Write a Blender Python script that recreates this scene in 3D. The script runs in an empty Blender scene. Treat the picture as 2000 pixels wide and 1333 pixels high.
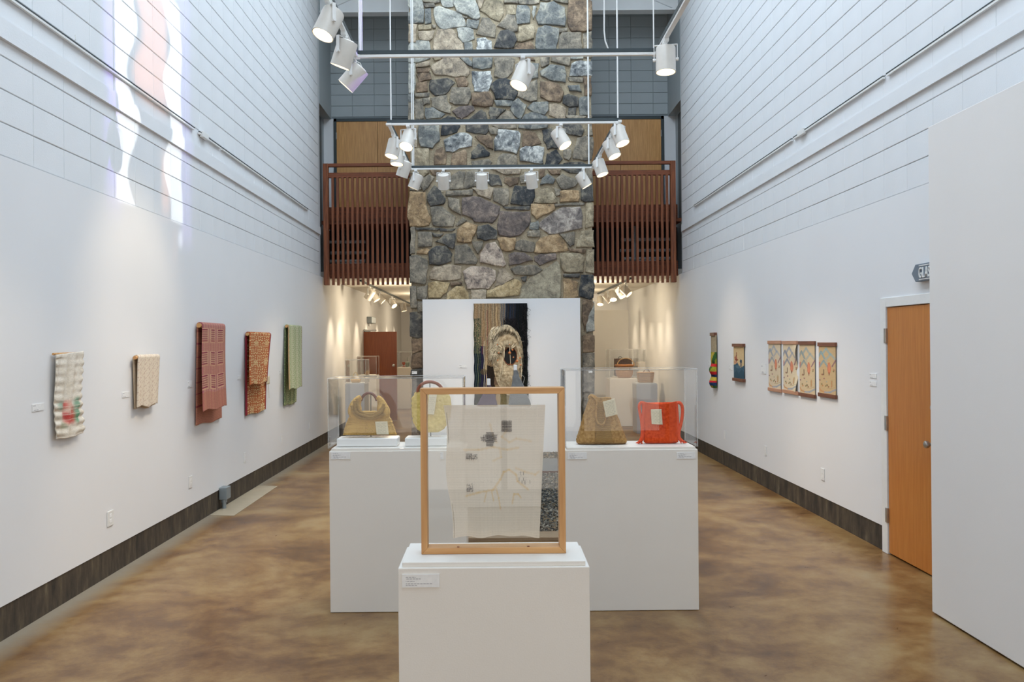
import bpy, bmesh, math, random
import numpy as np
from mathutils import Vector, Matrix
random.seed(7)
rng = np.random.default_rng(5)
SC = bpy.context.scene
COL = SC.collection
PI = math.pi
# ---------------------------------------------------------------- camera
H, F, RO, CU, CV = 1.775, 1708.0, 0.0085, 965.0, 668.5     # eye height, focal length in px, roll, vanishing point
XL, XR = -2.97, 3.24                                        # the two long walls
cs, sn = math.cos(RO), math.sin(RO)
cam = bpy.data.cameras.new('camera')
camo = bpy.data.objects.new('camera', cam)
COL.objects.link(camo)
cam.sensor_width = 36
cam.lens = F / 2000 * 36
cam.shift_x = (1000 - CU) / 2000
cam.shift_y = (CV - 666.5) / 2000
cam.clip_start = 0.05
camo.matrix_world = Matrix(((cs, sn, 0, 0), (0, 0, -1, 0), (-sn, cs, 0, H), (0, 0, 0, 1)))
SC.camera = camo
SC.view_settings.view_transform = 'Standard'
SC.view_settings.look = 'None'
SC.view_settings.gamma = 1
SC.view_settings.use_curve_mapping = False
SC.view_settings.exposure = 0.0
SC.cycles.transparent_max_bounces = 40
SC.cycles.max_bounces = 10
# ---------------------------------------------------------------- world and large lights
w = bpy.data.worlds.new('world'); SC.world = w; w.use_nodes = True
w.node_tree.nodes['Background'].inputs[0].default_value = (.55, .68, .85, 1)
w.node_tree.nodes['Background'].inputs[1].default_value = .30


def light(kind, name, loc, direction, power, color, parent=None, **kw):
    L = bpy.data.lights.new(name, kind)
    L.energy = power; L.color = color
    for k, v in kw.items(): setattr(L, k, v)
    o = bpy.data.objects.new(name, L); COL.objects.link(o)
    q = Vector(direction).to_track_quat('-Z', 'Y')
    if parent:
        o.parent = parent
        o.matrix_parent_inverse = Matrix.Identity(4)
        o.matrix_local = parent.matrix_world.inverted() @ (Matrix.Translation(loc) @ q.to_matrix().to_4x4())
    else:
        o.location = loc; o.rotation_euler = q.to_euler()
    return o


SKY = (.72, .86, 1.0)
light('AREA', 'skylight_daylight', (.15, 6.7, 8.1), (0, 0, -1), 640, SKY, shape='RECTANGLE', size=3.4, size_y=14.4)
light('AREA', 'beam_fill_light', (.15, 12.2, 8.15), (0, .85, -.4), 26, (.74, .88, 1.0), shape='RECTANGLE', size=4.6, size_y=.5)  # added fill light that brightens the roof beam and chimney top
light('AREA', 'front_glazing_daylight', (.1, -2.9, 1.75), (0, 1, .03), 95, (1.0, .90, .78), shape='RECTANGLE', size=5.2, size_y=2.9)

# the coloured band of sunlight that a prism in the roof glazing throws on the left wall
def prism_light():
    px, py, pz = 2.6, 7.6, 5.2
    D = px - XL
    o = light('SPOT', 'prism_sunbeam', (px, py, pz), (-1, 0, 0), 1, (1, 1, 1), spot_size=math.radians(80), spot_blend=.1, shadow_soft_size=.012)
    # local axes of the lamp: its -Z looks at the wall; X = wall Y, Y = wall Z
    o.rotation_euler = Matrix(((0, 0, 1), (1, 0, 0), (0, 1, 0))).to_euler()
    L = o.data; L.use_nodes = True; nt = L.node_tree; N = nt.nodes; K = nt.links
    em = N['Emission']
    tc = N.new('ShaderNodeTexCoord'); sep = N.new('ShaderNodeSeparateXYZ'); K.new(tc.outputs['Normal'], sep.inputs[0])

    def m(op, a, b=None, c=None, clamp=False):
        n = N.new('ShaderNodeMath'); n.operation = op; n.use_clamp = clamp
        for i, x in enumerate((a, b, c)):
            if x is None: continue
            if isinstance(x, (int, float)): n.inputs[i].default_value = x
            else: K.new(x, n.inputs[i])
        return n.outputs[0]
    iz = m('ABSOLUTE', sep.outputs[2])
    wy = m('MULTIPLY_ADD', m('DIVIDE', sep.outputs[0], iz), D, py)     # wall Y hit by this ray
    wz = m('MULTIPLY_ADD', m('DIVIDE', sep.outputs[1], iz), D, pz)     # wall Z

    def band(x, a, b, soft):                       # 1 between a and b
        r1 = N.new('ShaderNodeMapRange'); r1.interpolation_type = 'SMOOTHSTEP'
        r2 = N.new('ShaderNodeMapRange'); r2.interpolation_type = 'SMOOTHSTEP'
        for r, lo, hi in ((r1, m('SUBTRACT', a, soft), m('ADD', a, soft)), (r2, m('ADD', b, soft), m('SUBTRACT', b, soft))):
            K.new(x, r.inputs[0]); K.new(lo, r.inputs[1]); K.new(hi, r.inputs[2])
        return m('MULTIPLY', r1.outputs[0], r2.outputs[0])
    # the edges swing in lobes, as light through rippled glass does
    s1 = m('SINE', m('MULTIPLY', wz, 7.4)); s2 = m('SINE', m('MULTIPLY_ADD', wz, 8.2, 1.9))
    zc = band(wz, 2.925, 9.0, .02)
    A = m('MULTIPLY', band(wy, 6.92, m('MULTIPLY_ADD', s1, .11, 7.24), .03), zc)
    B = m('MULTIPLY', band(wy, m('MULTIPLY_ADD', s2, .09, 8.01), m('MULTIPLY_ADD', s2, .02, 8.37), .03), band(wz, 2.925, 5.0, .02))
    O = m('MULTIPLY', band(wy, m('MULTIPLY_ADD', s1, .10, 7.36), 8.0, .10), band(wz, m('MULTIPLY_ADD', s2, .1, 3.85), 9, .25))
    O2 = m('MULTIPLY', band(wy, 7.86, 8.05, .06), band(wz, 2.98, 3.5, .15))
    P = m('MULTIPLY', band(wy, 6.74, 6.98, .10), band(wz, 3.0, 9, .35))
    P2 = m('MULTIPLY', band(wy, 8.34, 8.62, .08), band(wz, 2.75, 5.2, .15))
    S = m('MULTIPLY', band(wy, 8.24, 8.36, .03), band(wz, 2.70, 2.85, .05))
    S2 = m('MULTIPLY', band(wy, 8.10, 8.22, .05), band(wz, 2.55, 2.9, .08))
    tot = None
    for f, col, st in ((A, (1, 1, 1), 900), (B, (1, 1, 1), 900), (O, (1, .36, .14), 640), (O2, (1, .42, .18), 520), (P, (.36, .22, 1), 700), (P2, (.42, .3, 1), 330),
                       (S, (.9, .9, 1), 520), (S2, (1, .5, .3), 150)):
        mx = N.new('ShaderNodeVectorMath'); mx.operation = 'SCALE'; mx.inputs[0].default_value = [c * st for c in col]; K.new(f, mx.inputs[3])
        if tot is None: tot = mx.outputs[0]
        else:
            ad = N.new('ShaderNodeVectorMath'); ad.operation = 'ADD'; K.new(tot, ad.inputs[0]); K.new(mx.outputs[0], ad.inputs[1]); tot = ad.outputs[0]
    K.new(tot, em.inputs[0]); em.inputs[1].default_value = 1.0
prism_light()

# ---------------------------------------------------------------- measuring helpers (pixels of the 2000x1333 photograph -> metres)
def tr(u, v):
    a, b = u - CU, CV - v
    return a * cs + b * sn, -a * sn + b * cs
def at(u, v, Y):
    x, z = tr(u, v); return Vector((x * Y / F, Y, H + z * Y / F))
def onx(u, v, X):
    x, z = tr(u, v); Y = X * F / x; return Vector((X, Y, H + z * Y / F))
def onz(u, v, zz):
    x, z = tr(u, v); Y = (zz - H) * F / z; return Vector((x * Y / F, Y, zz))
def to_px(p):
    x, z = p[0] / p[1] * F, (p[2] - H) / p[1] * F
    return CU + x * cs - z * sn, CV - (x * sn + z * cs)
def lin(r, g, b, k=1.0):
    f = lambda c: (c / 255 / 12.92) if c <= 10 else ((c / 255 + .055) / 1.055) ** 2.4
    return tuple(min(.95, f(c) * k) for c in (r, g, b))

# ---------------------------------------------------------------- materials
MATS = {}
def principled(name):
    m = bpy.data.materials.new(name); m.use_nodes = True
    return m, m.node_tree.nodes, m.node_tree.links, m.node_tree.nodes['Principled BSDF']
def ramp(N, stops):
    r = N.new('ShaderNodeValToRGB'); e = r.color_ramp.elements
    while len(e) < len(stops): e.new(.5)
    for i, (p, c) in enumerate(stops):
        e[i].position = p; e[i].color = (*c, 1)
    return r
def mat(name, col, rough=.6, var=.08, scale=8.0, bump=0.0, bscale=60.0, metal=0.0, spec=.5, stretch=(1, 1, 1), dist=.01):
    if name in MATS: return MATS[name]
    m, N, K, P = principled(name)
    tc = N.new('ShaderNodeTexCoord'); mp = N.new('ShaderNodeMapping'); mp.inputs['Scale'].default_value = stretch
    K.new(tc.outputs['Object'], mp.inputs[0])
    n = N.new('ShaderNodeTexNoise'); n.inputs['Scale'].default_value = scale; n.inputs['Detail'].default_value = 5; K.new(mp.outputs[0], n.inputs['Vector'])
    lo = tuple(c * (1 - var) for c in col); hi = tuple(min(1, c * (1 + var)) for c in col)
    r = ramp(N, [(.3, lo), (.7, hi)]); K.new(n.outputs[0], r.inputs[0]); K.new(r.outputs[0], P.inputs['Base Color'])
    P.inputs['Roughness'].default_value = rough; P.inputs['Metallic'].default_value = metal
    P.inputs['Specular IOR Level'].default_value = spec
    if bump:
        b = N.new('ShaderNodeBump'); b.inputs['Strength'].default_value = bump; b.inputs['Distance'].default_value = dist
        n2 = N.new('ShaderNodeTexNoise'); n2.inputs['Scale'].default_value = bscale; n2.inputs['Detail'].default_value = 4; K.new(mp.outputs[0], n2.inputs['Vector'])
        K.new(n2.outputs[0], b.inputs['Height']); K.new(b.outputs[0], P.inputs['Normal'])
    MATS[name] = m
    return m
def emit(name, col, s):
    m = bpy.data.materials.new(name); m.use_nodes = True; N = m.node_tree.nodes
    P = N['Principled BSDF']; P.inputs['Base Color'].default_value = (*col, 1)
    P.inputs['Emission Color'].default_value = (*col, 1); P.inputs['Emission Strength'].default_value = s
    return m
def glassy(name, tint=(1, 1, 1), ior=1.5, rough=0.0):
    m = bpy.data.materials.new(name); m.use_nodes = True; N = m.node_tree.nodes; K = m.node_tree.links; N.clear()
    o = N.new('ShaderNodeOutputMaterial'); t = N.new('ShaderNodeBsdfTransparent'); g = N.new('ShaderNodeBsdfGlossy'); x = N.new('ShaderNodeMixShader'); f = N.new('ShaderNodeFresnel')
    t.inputs[0].default_value = (*tint, 1); g.inputs['Roughness'].default_value = rough; ge = N.new('ShaderNodeNewGeometry'); mr = N.new('ShaderNodeMapRange'); mr.inputs[3].default_value = ior; mr.inputs[4].default_value = 1 / ior; K.new(ge.outputs['Backfacing'], mr.inputs[0]); K.new(mr.outputs[0], f.inputs[0])
    K.new(f.outputs[0], x.inputs[0]); K.new(t.outputs[0], x.inputs[1]); K.new(g.outputs[0], x.inputs[2]); K.new(x.outputs[0], o.inputs[0])
    return m
def edge_mat():
    m = bpy.data.materials.new('polished_acrylic_edge'); m.use_nodes = True; N = m.node_tree.nodes; K = m.node_tree.links; N.clear()
    o = N.new('ShaderNodeOutputMaterial'); t = N.new('ShaderNodeBsdfTransparent'); g = N.new('ShaderNodeBsdfDiffuse'); x = N.new('ShaderNodeMixShader')
    g.inputs[0].default_value = (.86, .88, .88, 1); x.inputs[0].default_value = .27
    K.new(t.outputs[0], x.inputs[1]); K.new(g.outputs[0], x.inputs[2]); K.new(x.outputs[0], o.inputs[0])
    return m
def painted(name, rough=.85, bump=.35, bscale=(260, 260, 260), alpha=1.0, dist=.002, k=1.0):
    """cloth whose woven colours are stored on the mesh as the attribute 'Col'"""
    m, N, K, P = principled(name)
    a = N.new('ShaderNodeAttribute'); a.attribute_name = 'Col'
    tc = N.new('ShaderNodeTexCoord'); mp = N.new('ShaderNodeMapping'); mp.inputs['Scale'].default_value = bscale; K.new(tc.outputs['Object'], mp.inputs[0])
    n = N.new('ShaderNodeTexNoise'); n.inputs['Scale'].default_value = 1; n.inputs['Detail'].default_value = 3; K.new(mp.outputs[0], n.inputs['Vector'])
    mx = N.new('ShaderNodeMix'); mx.data_type = 'RGBA'; mx.blend_type = 'MULTIPLY'; mx.inputs[0].default_value = .28
    r = ramp(N, [(.25, (.6, .6, .6)), (.75, (1, 1, 1))]); K.new(n.outputs[0], r.inputs[0])
    K.new(a.outputs['Color'], mx.inputs[6]); K.new(r.outputs[0], mx.inputs[7]); K.new(mx.outputs[2], P.inputs['Base Color'])
    P.inputs['Roughness'].default_value = rough; P.inputs['Specular IOR Level'].default_value = .15; P.inputs['Alpha'].default_value = alpha
    b = N.new('ShaderNodeBump'); b.inputs['Strength'].default_value = bump; b.inputs['Distance'].default_value = dist; K.new(n.outputs[0], b.inputs['Height']); K.new(b.outputs[0], P.inputs['Normal'])
    return m
def wood(name, dark, light_, grain=(1.5, 1.5, 14), axis='Z', rough=.45, scale=3.0):
    if name in MATS: return MATS[name]
    m, N, K, P = principled(name)
    tc = N.new('ShaderNodeTexCoord'); mp = N.new('ShaderNodeMapping')
    g = {'Z': (16, 16, 1), 'X': (1, 16, 16), 'Y': (16, 1, 16)}[axis]; mp.inputs['Scale'].default_value = g
    K.new(tc.outputs['Object'], mp.inputs[0])
    n = N.new('ShaderNodeTexNoise'); n.inputs['Scale'].default_value = scale; n.inputs['Detail'].default_value = 7; n.inputs['Roughness'].default_value = .62; K.new(mp.outputs[0], n.inputs['Vector'])
    r = ramp(N, [(.3, dark), (.72, light_)]); K.new(n.outputs[0], r.inputs[0]); K.new(r.outputs[0], P.inputs['Base Color'])
    P.inputs['Roughness'].default_value = rough
    b = N.new('ShaderNodeBump'); b.inputs['Strength'].default_value = .15; b.inputs['Distance'].default_value = .002; K.new(n.outputs[0], b.inputs['Height']); K.new(b.outputs[0], P.inputs['Normal'])
    MATS[name] = m
    return m

M_wall = mat('white_drywall_paint', (.78, .78, .785), .7, .012, 1.2, .05, 300, spec=.2)
M_block = mat('painted_block', (.76, .775, .79), .55, .02, 3, .35, 90, spec=.35, dist=.003)
M_mortar = mat('painted_joint', (.62, .64, .66), .8, .05, 6)
M_gblock = mat('grey_block', (.40, .45, .47), .6, .03, 3, .35, 90, dist=.003)  # gable and return blocks: one mid grey, darker than the long walls
M_gjoint = mat('grey_joint', (.25, .29, .31), .8, .05, 6)
M_panel = mat('white_panel_paint', (.80, .775, .75), .6, .012, 1.5, .06, 260, spec=.25)
M_ped = mat('pedestal_paint', (.79, .755, .70), .5, .012, 3, .05, 200, spec=.3)
M_pgrey = mat('grey_pedestal_paint', (.42, .43, .45), .6, .03, 3)
M_white = mat('white_enamel', (.80, .80, .78), .35, .02, 20)
M_lamp = mat('lamp_enamel', (.64, .60, .54), .4, .03, 20)
M_dark = mat('dark_metal', (.035, .05, .055), .45, .1, 20)
M_steel = mat('brushed_steel', (.45, .44, .42), .3, .08, 30, metal=.9)
M_grey = mat('grey_metal', (.27, .31, .33), .45, .08, 12, metal=.3)
M_card = mat('label_card', (.86, .86, .85), .7, .01, 40)
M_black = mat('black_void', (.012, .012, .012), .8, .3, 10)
M_glow = emit('lamp_glow', (1.0, .92, .76), 26)
M_cream = mat('lamp_reflector', (.85, .74, .52), .35, .03, 20)
M_acrylic = glassy('clear_acrylic', (.992, .995, .995), 1.36)
M_edge = edge_mat()
M_glass = glassy('picture_glass', (.995, .997, .995), 1.30)
M_redwood = wood('stained_redwood', lin(78, 38, 18), lin(152, 86, 48), axis='Z', rough=.6)
M_redwoodX = wood('stained_redwood_rail', lin(88, 42, 20), lin(146, 80, 44), axis='X', rough=.6)
M_doorw = wood('amber_door_veneer', lin(182, 108, 40), lin(200, 130, 60), axis='Z', rough=.35)
M_door2 = wood('oak_door_veneer', lin(190, 136, 74), lin(226, 172, 108), axis='Z', rough=.4)
M_door3 = wood('red_brown_door_veneer', lin(128, 62, 26), lin(152, 82, 40), axis='Z', rough=.35)
M_frame = wood('beech_frame', lin(186, 132, 78), lin(218, 170, 112), axis='Z', rough=.45)
M_frameX = wood('beech_frame_rail', lin(186, 132, 78), lin(218, 170, 112), axis='X', rough=.45)
M_cherry = wood('cherry_batten', lin(120, 70, 45), lin(165, 105, 75), axis='Y', rough=.5)
M_cherryl = wood('light_cherry_batten', lin(176, 124, 96), lin(206, 158, 128), axis='Y', rough=.5)
M_cherry2 = wood('walnut_batten', lin(95, 55, 38), lin(130, 80, 55), axis='Y', rough=.5)

def floor_material():
    m, N, K, P = principled('stained_concrete')
    tc = N.new('ShaderNodeTexCoord')
    def noise(s, d, ro=.55, dist=0.0):
        n = N.new('ShaderNodeTexNoise'); n.inputs['Scale'].default_value = s; n.inputs['Detail'].default_value = d; n.inputs['Roughness'].default_value = ro; n.inputs['Distortion'].default_value = dist
        K.new(tc.outputs['Object'], n.inputs['Vector']); return n
    a = noise(.95, 9, .66, .4); b = noise(4.2, 10, .76, .3); c = noise(40, 4)
    mm = N.new('ShaderNodeMath'); mm.operation = 'MULTIPLY_ADD'; mm.inputs[1].default_value = .36; K.new(b.outputs[0], mm.inputs[0])
    m2 = N.new('ShaderNodeMath'); m2.operation = 'MULTIPLY'; m2.inputs[1].default_value = .66; K.new(a.outputs[0], m2.inputs[0]); K.new(m2.outputs[0], mm.inputs[2])
    r = ramp(N, [(.37, lin(76, 48, 26)), (.46, lin(108, 76, 42)), (.52, lin(130, 98, 58)), (.59, lin(148, 120, 78)), (.68, lin(154, 136, 102))])
    K.new(mm.outputs[0], r.inputs[0])
    # bare unstained margin along the left wall
    sp = N.new('ShaderNodeSeparateXYZ'); K.new(tc.outputs['Object'], sp.inputs[0])
    ad = N.new('ShaderNodeMath'); ad.operation = 'MULTIPLY_ADD'; ad.inputs[1].default_value = .16; K.new(b.outputs[0], ad.inputs[0]); K.new(sp.outputs[0], ad.inputs[2])
    mr = N.new('ShaderNodeMapRange'); mr.inputs[1].default_value = XL + .30; mr.inputs[2].default_value = XL + .12; K.new(ad.outputs[0], mr.inputs[0])
    mx = N.new('ShaderNodeMix'); mx.data_type = 'RGBA'; K.new(mr.outputs[0], mx.inputs[0]); K.new(r.outputs[0], mx.inputs[6]); mx.inputs[7].default_value = (*lin(150, 140, 124), 1)
    K.new(mx.outputs[2], P.inputs['Base Color'])
    rr = N.new('ShaderNodeMapRange'); rr.inputs[3].default_value = .20; rr.inputs[4].default_value = .42; K.new(b.outputs[0], rr.inputs[0]); K.new(rr.outputs[0], P.inputs['Roughness'])
    P.inputs['Specular IOR Level'].default_value = .42
    bp = N.new('ShaderNodeBump'); bp.inputs['Strength'].default_value = .12; bp.inputs['Distance'].default_value = .003; K.new(c.outputs[0], bp.inputs['Height']); K.new(bp.outputs[0], P.inputs['Normal'])
    return m
def concrete_material():
    m, N, K, P = principled('weathered_concrete_base')
    tc = N.new('ShaderNodeTexCoord'); mp = N.new('ShaderNodeMapping'); mp.inputs['Scale'].default_value = (1, 3.5, .9); K.new(tc.outputs['Object'], mp.inputs[0])
    n = N.new('ShaderNodeTexNoise'); n.inputs['Scale'].default_value = 3; n.inputs['Detail'].default_value = 9; n.inputs['Roughness'].default_value = .7; K.new(mp.outputs[0], n.inputs['Vector'])
    r = ramp(N, [(.34, lin(36, 31, 25)), (.5, lin(66, 56, 45)), (.62, lin(86, 75, 58)), (.76, lin(126, 116, 96))]); K.new(n.outputs[0], r.inputs[0]); K.new(r.outputs[0], P.inputs['Base Color'])
    P.inputs['Roughness'].default_value = .75
    b = N.new('ShaderNodeBump'); b.inputs['Strength'].default_value = .5; b.inputs['Distance'].default_value = .006; K.new(n.outputs[0], b.inputs['Height']); K.new(b.outputs[0], P.inputs['Normal'])
    return m
M_floor = floor_material()
M_base = concrete_material()

def cloth_mat(name, c1, c2, scale=90, kind='check', rough=.9, dist=.004, strength=.9):
    """knitted or crocheted cloth: rows of stitches with holes between them"""
    m, N, K, P = principled(name)
    tc = N.new('ShaderNodeTexCoord'); mp = N.new('ShaderNodeMapping'); K.new(tc.outputs['Object'], mp.inputs[0])
    if kind == 'crochet':
        v = N.new('ShaderNodeTexVoronoi'); v.inputs['Scale'].default_value = scale; v.inputs['Randomness'].default_value = .25; mp.inputs['Scale'].default_value = (1, .3, 1); K.new(mp.outputs[0], v.inputs['Vector']); h = v.outputs['Distance']; st = [(.15, c2), (.5, c1)]
    elif kind == 'ribs':
        v = N.new('ShaderNodeTexWave'); v.bands_direction = 'Z'; v.inputs['Scale'].default_value = scale; v.inputs['Distortion'].default_value = 1.5; v.inputs['Detail'].default_value = 2; K.new(mp.outputs[0], v.inputs['Vector']); h = v.outputs['Fac']; st = [(.1, c1), (.8, c2)]
    else:
        v = N.new('ShaderNodeTexNoise'); v.inputs['Scale'].default_value = scale; v.inputs['Detail'].default_value = 5; K.new(mp.outputs[0], v.inputs['Vector']); h = v.outputs[0]; st = [(.3, c1), (.7, c2)]
    r = ramp(N, st); K.new(h, r.inputs[0]); K.new(r.outputs[0], P.inputs['Base Color'])
    P.inputs['Roughness'].default_value = rough; P.inputs['Specular IOR Level'].default_value = .15
    b = N.new('ShaderNodeBump'); b.inputs['Strength'].default_value = strength; b.inputs['Distance'].default_value = dist; b.invert = kind == 'crochet'; K.new(h, b.inputs['Height']); K.new(b.outputs[0], P.inputs['Normal'])
    return m

# ---------------------------------------------------------------- object helpers
def link(name, me, m=None, parent=None, loc=None):
    o = bpy.data.objects.new(name, me); COL.objects.link(o)
    if m is not None and me is not None and len(me.materials) == 0:
        for q in (m if isinstance(m, (list, tuple)) else [m]): me.materials.append(q)
    if loc is not None: o.location = loc
    if parent is not None:
        o.parent = parent
    return o
def tag(o, label=None, cat=None, group=None, kind=None):
    if label: o['label'] = label
    if cat: o['category'] = cat
    if group: o['group'] = group
    if kind: o['kind'] = kind
    return o
def thing(name, label, cat, loc=(0, 0, 0), group=None, rz=0):
    o = bpy.data.objects.new(name, None); COL.objects.link(o); o.location = loc; o.rotation_euler = (0, 0, rz)
    o.empty_display_size = .1
    bpy.context.view_layer.update()
    return tag(o, label, cat, group)
class MB:
    def __init__(s): s.v = []; s.f = []; s.mi = []
    def add(s, vs, fs, mi=0):
        k = len(s.v); s.v += [tuple(x) for x in vs]; s.f += [tuple(k + i for i in f) for f in fs]; s.mi += [mi] * len(fs); return s
    def box(s, x0, x1, y0, y1, z0, z1, mi=0):
        x0, x1 = sorted((x0, x1)); y0, y1 = sorted((y0, y1)); z0, z1 = sorted((z0, z1))
        v = [(x, y, z) for z in (z0, z1) for y in (y0, y1) for x in (x0, x1)]
        return s.add(v, [(0, 2, 3, 1), (4, 5, 7, 6), (0, 1, 5, 4), (2, 6, 7, 3), (0, 4, 6, 2), (1, 3, 7, 5)], mi)
    def tube(s, pts, r, n=8, cap=True, mi=0):
        pts = [Vector(p) for p in pts]; rr = r if isinstance(r, (list, tuple)) else [r] * len(pts)
        rings = []; prev = None
        for i, p in enumerate(pts):
            t = (pts[min(i + 1, len(pts) - 1)] - pts[max(i - 1, 0)]).normalized()
            if prev is None: a = t.orthogonal().normalized()
            else:
                a = prev - t * prev.dot(t)
                a = a.normalized() if a.length > 1e-6 else t.orthogonal().normalized()
            prev = a; b = t.cross(a)
            rings.append([p + (a * math.cos(2 * PI * k / n) + b * math.sin(2 * PI * k / n)) * rr[i] for k in range(n)])
        vs = [q for R in rings for q in R]; fs = []
        for i in range(len(rings) - 1):
            for k in range(n):
                fs.append((i * n + k, i * n + (k + 1) % n, (i + 1) * n + (k + 1) % n, (i + 1) * n + k))
        if cap:
            fs.append(tuple(reversed(range(n)))); fs.append(tuple((len(rings) - 1) * n + k for k in range(n)))
        return s.add(vs, fs, mi)
    def lathe(s, prof, n=24, c=(0, 0, 0), mi=0, cap=(False, False)):
        vs = [(c[0] + r * math.cos(2 * PI * k / n), c[1] + r * math.sin(2 * PI * k / n), c[2] + z) for r, z in prof for k in range(n)]
        fs = []
        for i in range(len(prof) - 1):
            for k in range(n): fs.append((i * n + k, i * n + (k + 1) % n, (i + 1) * n + (k + 1) % n, (i + 1) * n + k))
        if cap[0]: fs.append(tuple(reversed(range(n))))
        if cap[1]: fs.append(tuple((len(prof) - 1) * n + k for k in range(n)))
        return s.add(vs, fs, mi)
    def ball(s, c, r, n=10, m=6, mi=0, sq=(1, 1, 1)):
        pr = [(math.sin(PI * i / m), -math.cos(PI * i / m)) for i in range(m + 1)]
        vs = [(c[0] + r * sq[0] * a * math.cos(2 * PI * k / n), c[1] + r * sq[1] * a * math.sin(2 * PI * k / n), c[2] + r * sq[2] * z) for a, z in pr for k in range(n)]
        fs = [(i * n + k, i * n + (k + 1) % n, (i + 1) * n + (k + 1) % n, (i + 1) * n + k) for i in range(m) for k in range(n)]
        return s.add(vs, fs, mi)
    def mesh(s, name='m', smooth=False):
        me = bpy.data.meshes.new(name); me.from_pydata(s.v, [], s.f); me.polygons.foreach_set('material_index', s.mi); me.update()
        bm = bmesh.new(); bm.from_mesh(me); bmesh.ops.remove_doubles(bm, verts=bm.verts, dist=1e-5); bmesh.ops.dissolve_degenerate(bm, edges=bm.edges, dist=1e-6); bmesh.ops.recalc_face_normals(bm, faces=bm.faces); bm.to_mesh(me); bm.free()
        if smooth:
            for p in me.polygons: p.use_smooth = True
            try: me.set_sharp_from_angle(angle=math.radians(42))
            except Exception: pass
        return me
    def build(s, name, m, parent=None, smooth=False, bevel=0, loc=None, seg=2):
        me = s.mesh(name, smooth)
        o = link(name, me, m, parent, loc)
        if bevel:
            b = o.modifiers.new('bevel', 'BEVEL'); b.width = bevel; b.segments = seg; b.limit_method = 'ANGLE'
        return o
def rel(parent, x, y, z):
    p = parent.location; return x - p[0], y - p[1], z - p[2]
def part_box(name, parent, x0, x1, y0, y1, z0, z1, m, bevel=0):
    p = parent.location if parent is not None else (0, 0, 0)
    return MB().box(x0 - p[0], x1 - p[0], y0 - p[1], y1 - p[1], z0 - p[2], z1 - p[2]).build(name, m, parent, bevel=bevel)
def struct(name, mb, m, **kw):
    return tag(mb.build(name, m, **kw), kind='structure')
def sheet(name, col, pos, m, parent=None, thick=.004, label=None):
    """a cloth or card; col is an array (rows, columns, 3) painted on its faces, pos(s, t) its shape"""
    h, wd = col.shape[:2]
    off = parent.location if parent is not None else Vector((0, 0, 0))
    vs = []
    for j in range(h + 1):
        for i in range(wd + 1):
            vs.append(Vector(pos(i / wd, j / h)) - Vector(off))
    fs = [(j * (wd + 1) + i, j * (wd + 1) + i + 1, (j + 1) * (wd + 1) + i + 1, (j + 1) * (wd + 1) + i) for j in range(h) for i in range(wd)]
    me = bpy.data.meshes.new(name); me.from_pydata([tuple(v) for v in vs], [], fs); me.update()
    at_ = me.color_attributes.new('Col', 'FLOAT_COLOR', 'CORNER')
    c = np.ones((h * wd, 4, 4), dtype=np.float32); c[:, :, :3] = col.reshape(-1, 1, 3)
    at_.data.foreach_set('color', c.ravel())
    for p in me.polygons: p.use_smooth = True
    o = link(name, me, m, parent)
    if thick:
        s = o.modifiers.new('thickness', 'SOLIDIFY'); s.thickness = thick; s.offset = 0
    return o
class Pic:
    """a small painter for woven and printed patterns, in 0..1 coordinates, y down"""
    def __init__(s, w, h, col): s.w, s.h = w, h; s.a = np.empty((h, w, 3)); s.a[:] = col; s.Y, s.X = np.mgrid[0:h, 0:w]; s.X = (s.X + .5) / w; s.Y = (s.Y + .5) / h
    def put(s, mask, col, k=1.0): s.a[mask] = s.a[mask] * (1 - k) + np.array(col) * k; return s
    def rect(s, x0, y0, x1, y1, col, k=1): return s.put((s.X >= x0) & (s.X < x1) & (s.Y >= y0) & (s.Y < y1), col, k)
    def ell(s, x, y, rx, ry, col, k=1): return s.put(((s.X - x) / rx) ** 2 + ((s.Y - y) / ry) ** 2 < 1, col, k)
    def line(s, pts, wd, col, k=1, asp=1.0):
        for (x0, y0), (x1, y1) in zip(pts[:-1], pts[1:]):
            dx, dy = x1 - x0, (y1 - y0) * asp; L = dx * dx + dy * dy + 1e-9
            t = np.clip(((s.X - x0) * dx + (s.Y - y0) * asp * dy) / L, 0, 1)
            s.put((s.X - x0 - t * dx) ** 2 + ((s.Y - y0) * asp - t * dy) ** 2 < wd * wd, col, k)
        return s
    def poly(s, pts, col, k=1):
        m = np.zeros_like(s.X, bool); j = len(pts) - 1
        for i in range(len(pts)):
            xi, yi = pts[i]; xj, yj = pts[j]
            if yi != yj: m ^= ((yi > s.Y) != (yj > s.Y)) & (s.X < (xj - xi) * (s.Y - yi) / (yj - yi) + xi)
            j = i
        return s.put(m, col, k)
    def blur(s, n=2):
        for _ in range(n): s.a = (s.a + np.roll(s.a, 1, 0) + np.roll(s.a, -1, 0) + np.roll(s.a, 1, 1) + np.roll(s.a, -1, 1)) / 5
        return s
    def noise(s, k):
        s.a *= 1 + k * (rng.random((s.h, s.w, 1)) - .5); s.a = np.clip(s.a, 0, .95); return s
M_print = painted('printed_card', .6, 0, (50, 50, 50))
M_weave = painted('woven_cloth', .9, .5, (170, 170, 170))
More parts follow.
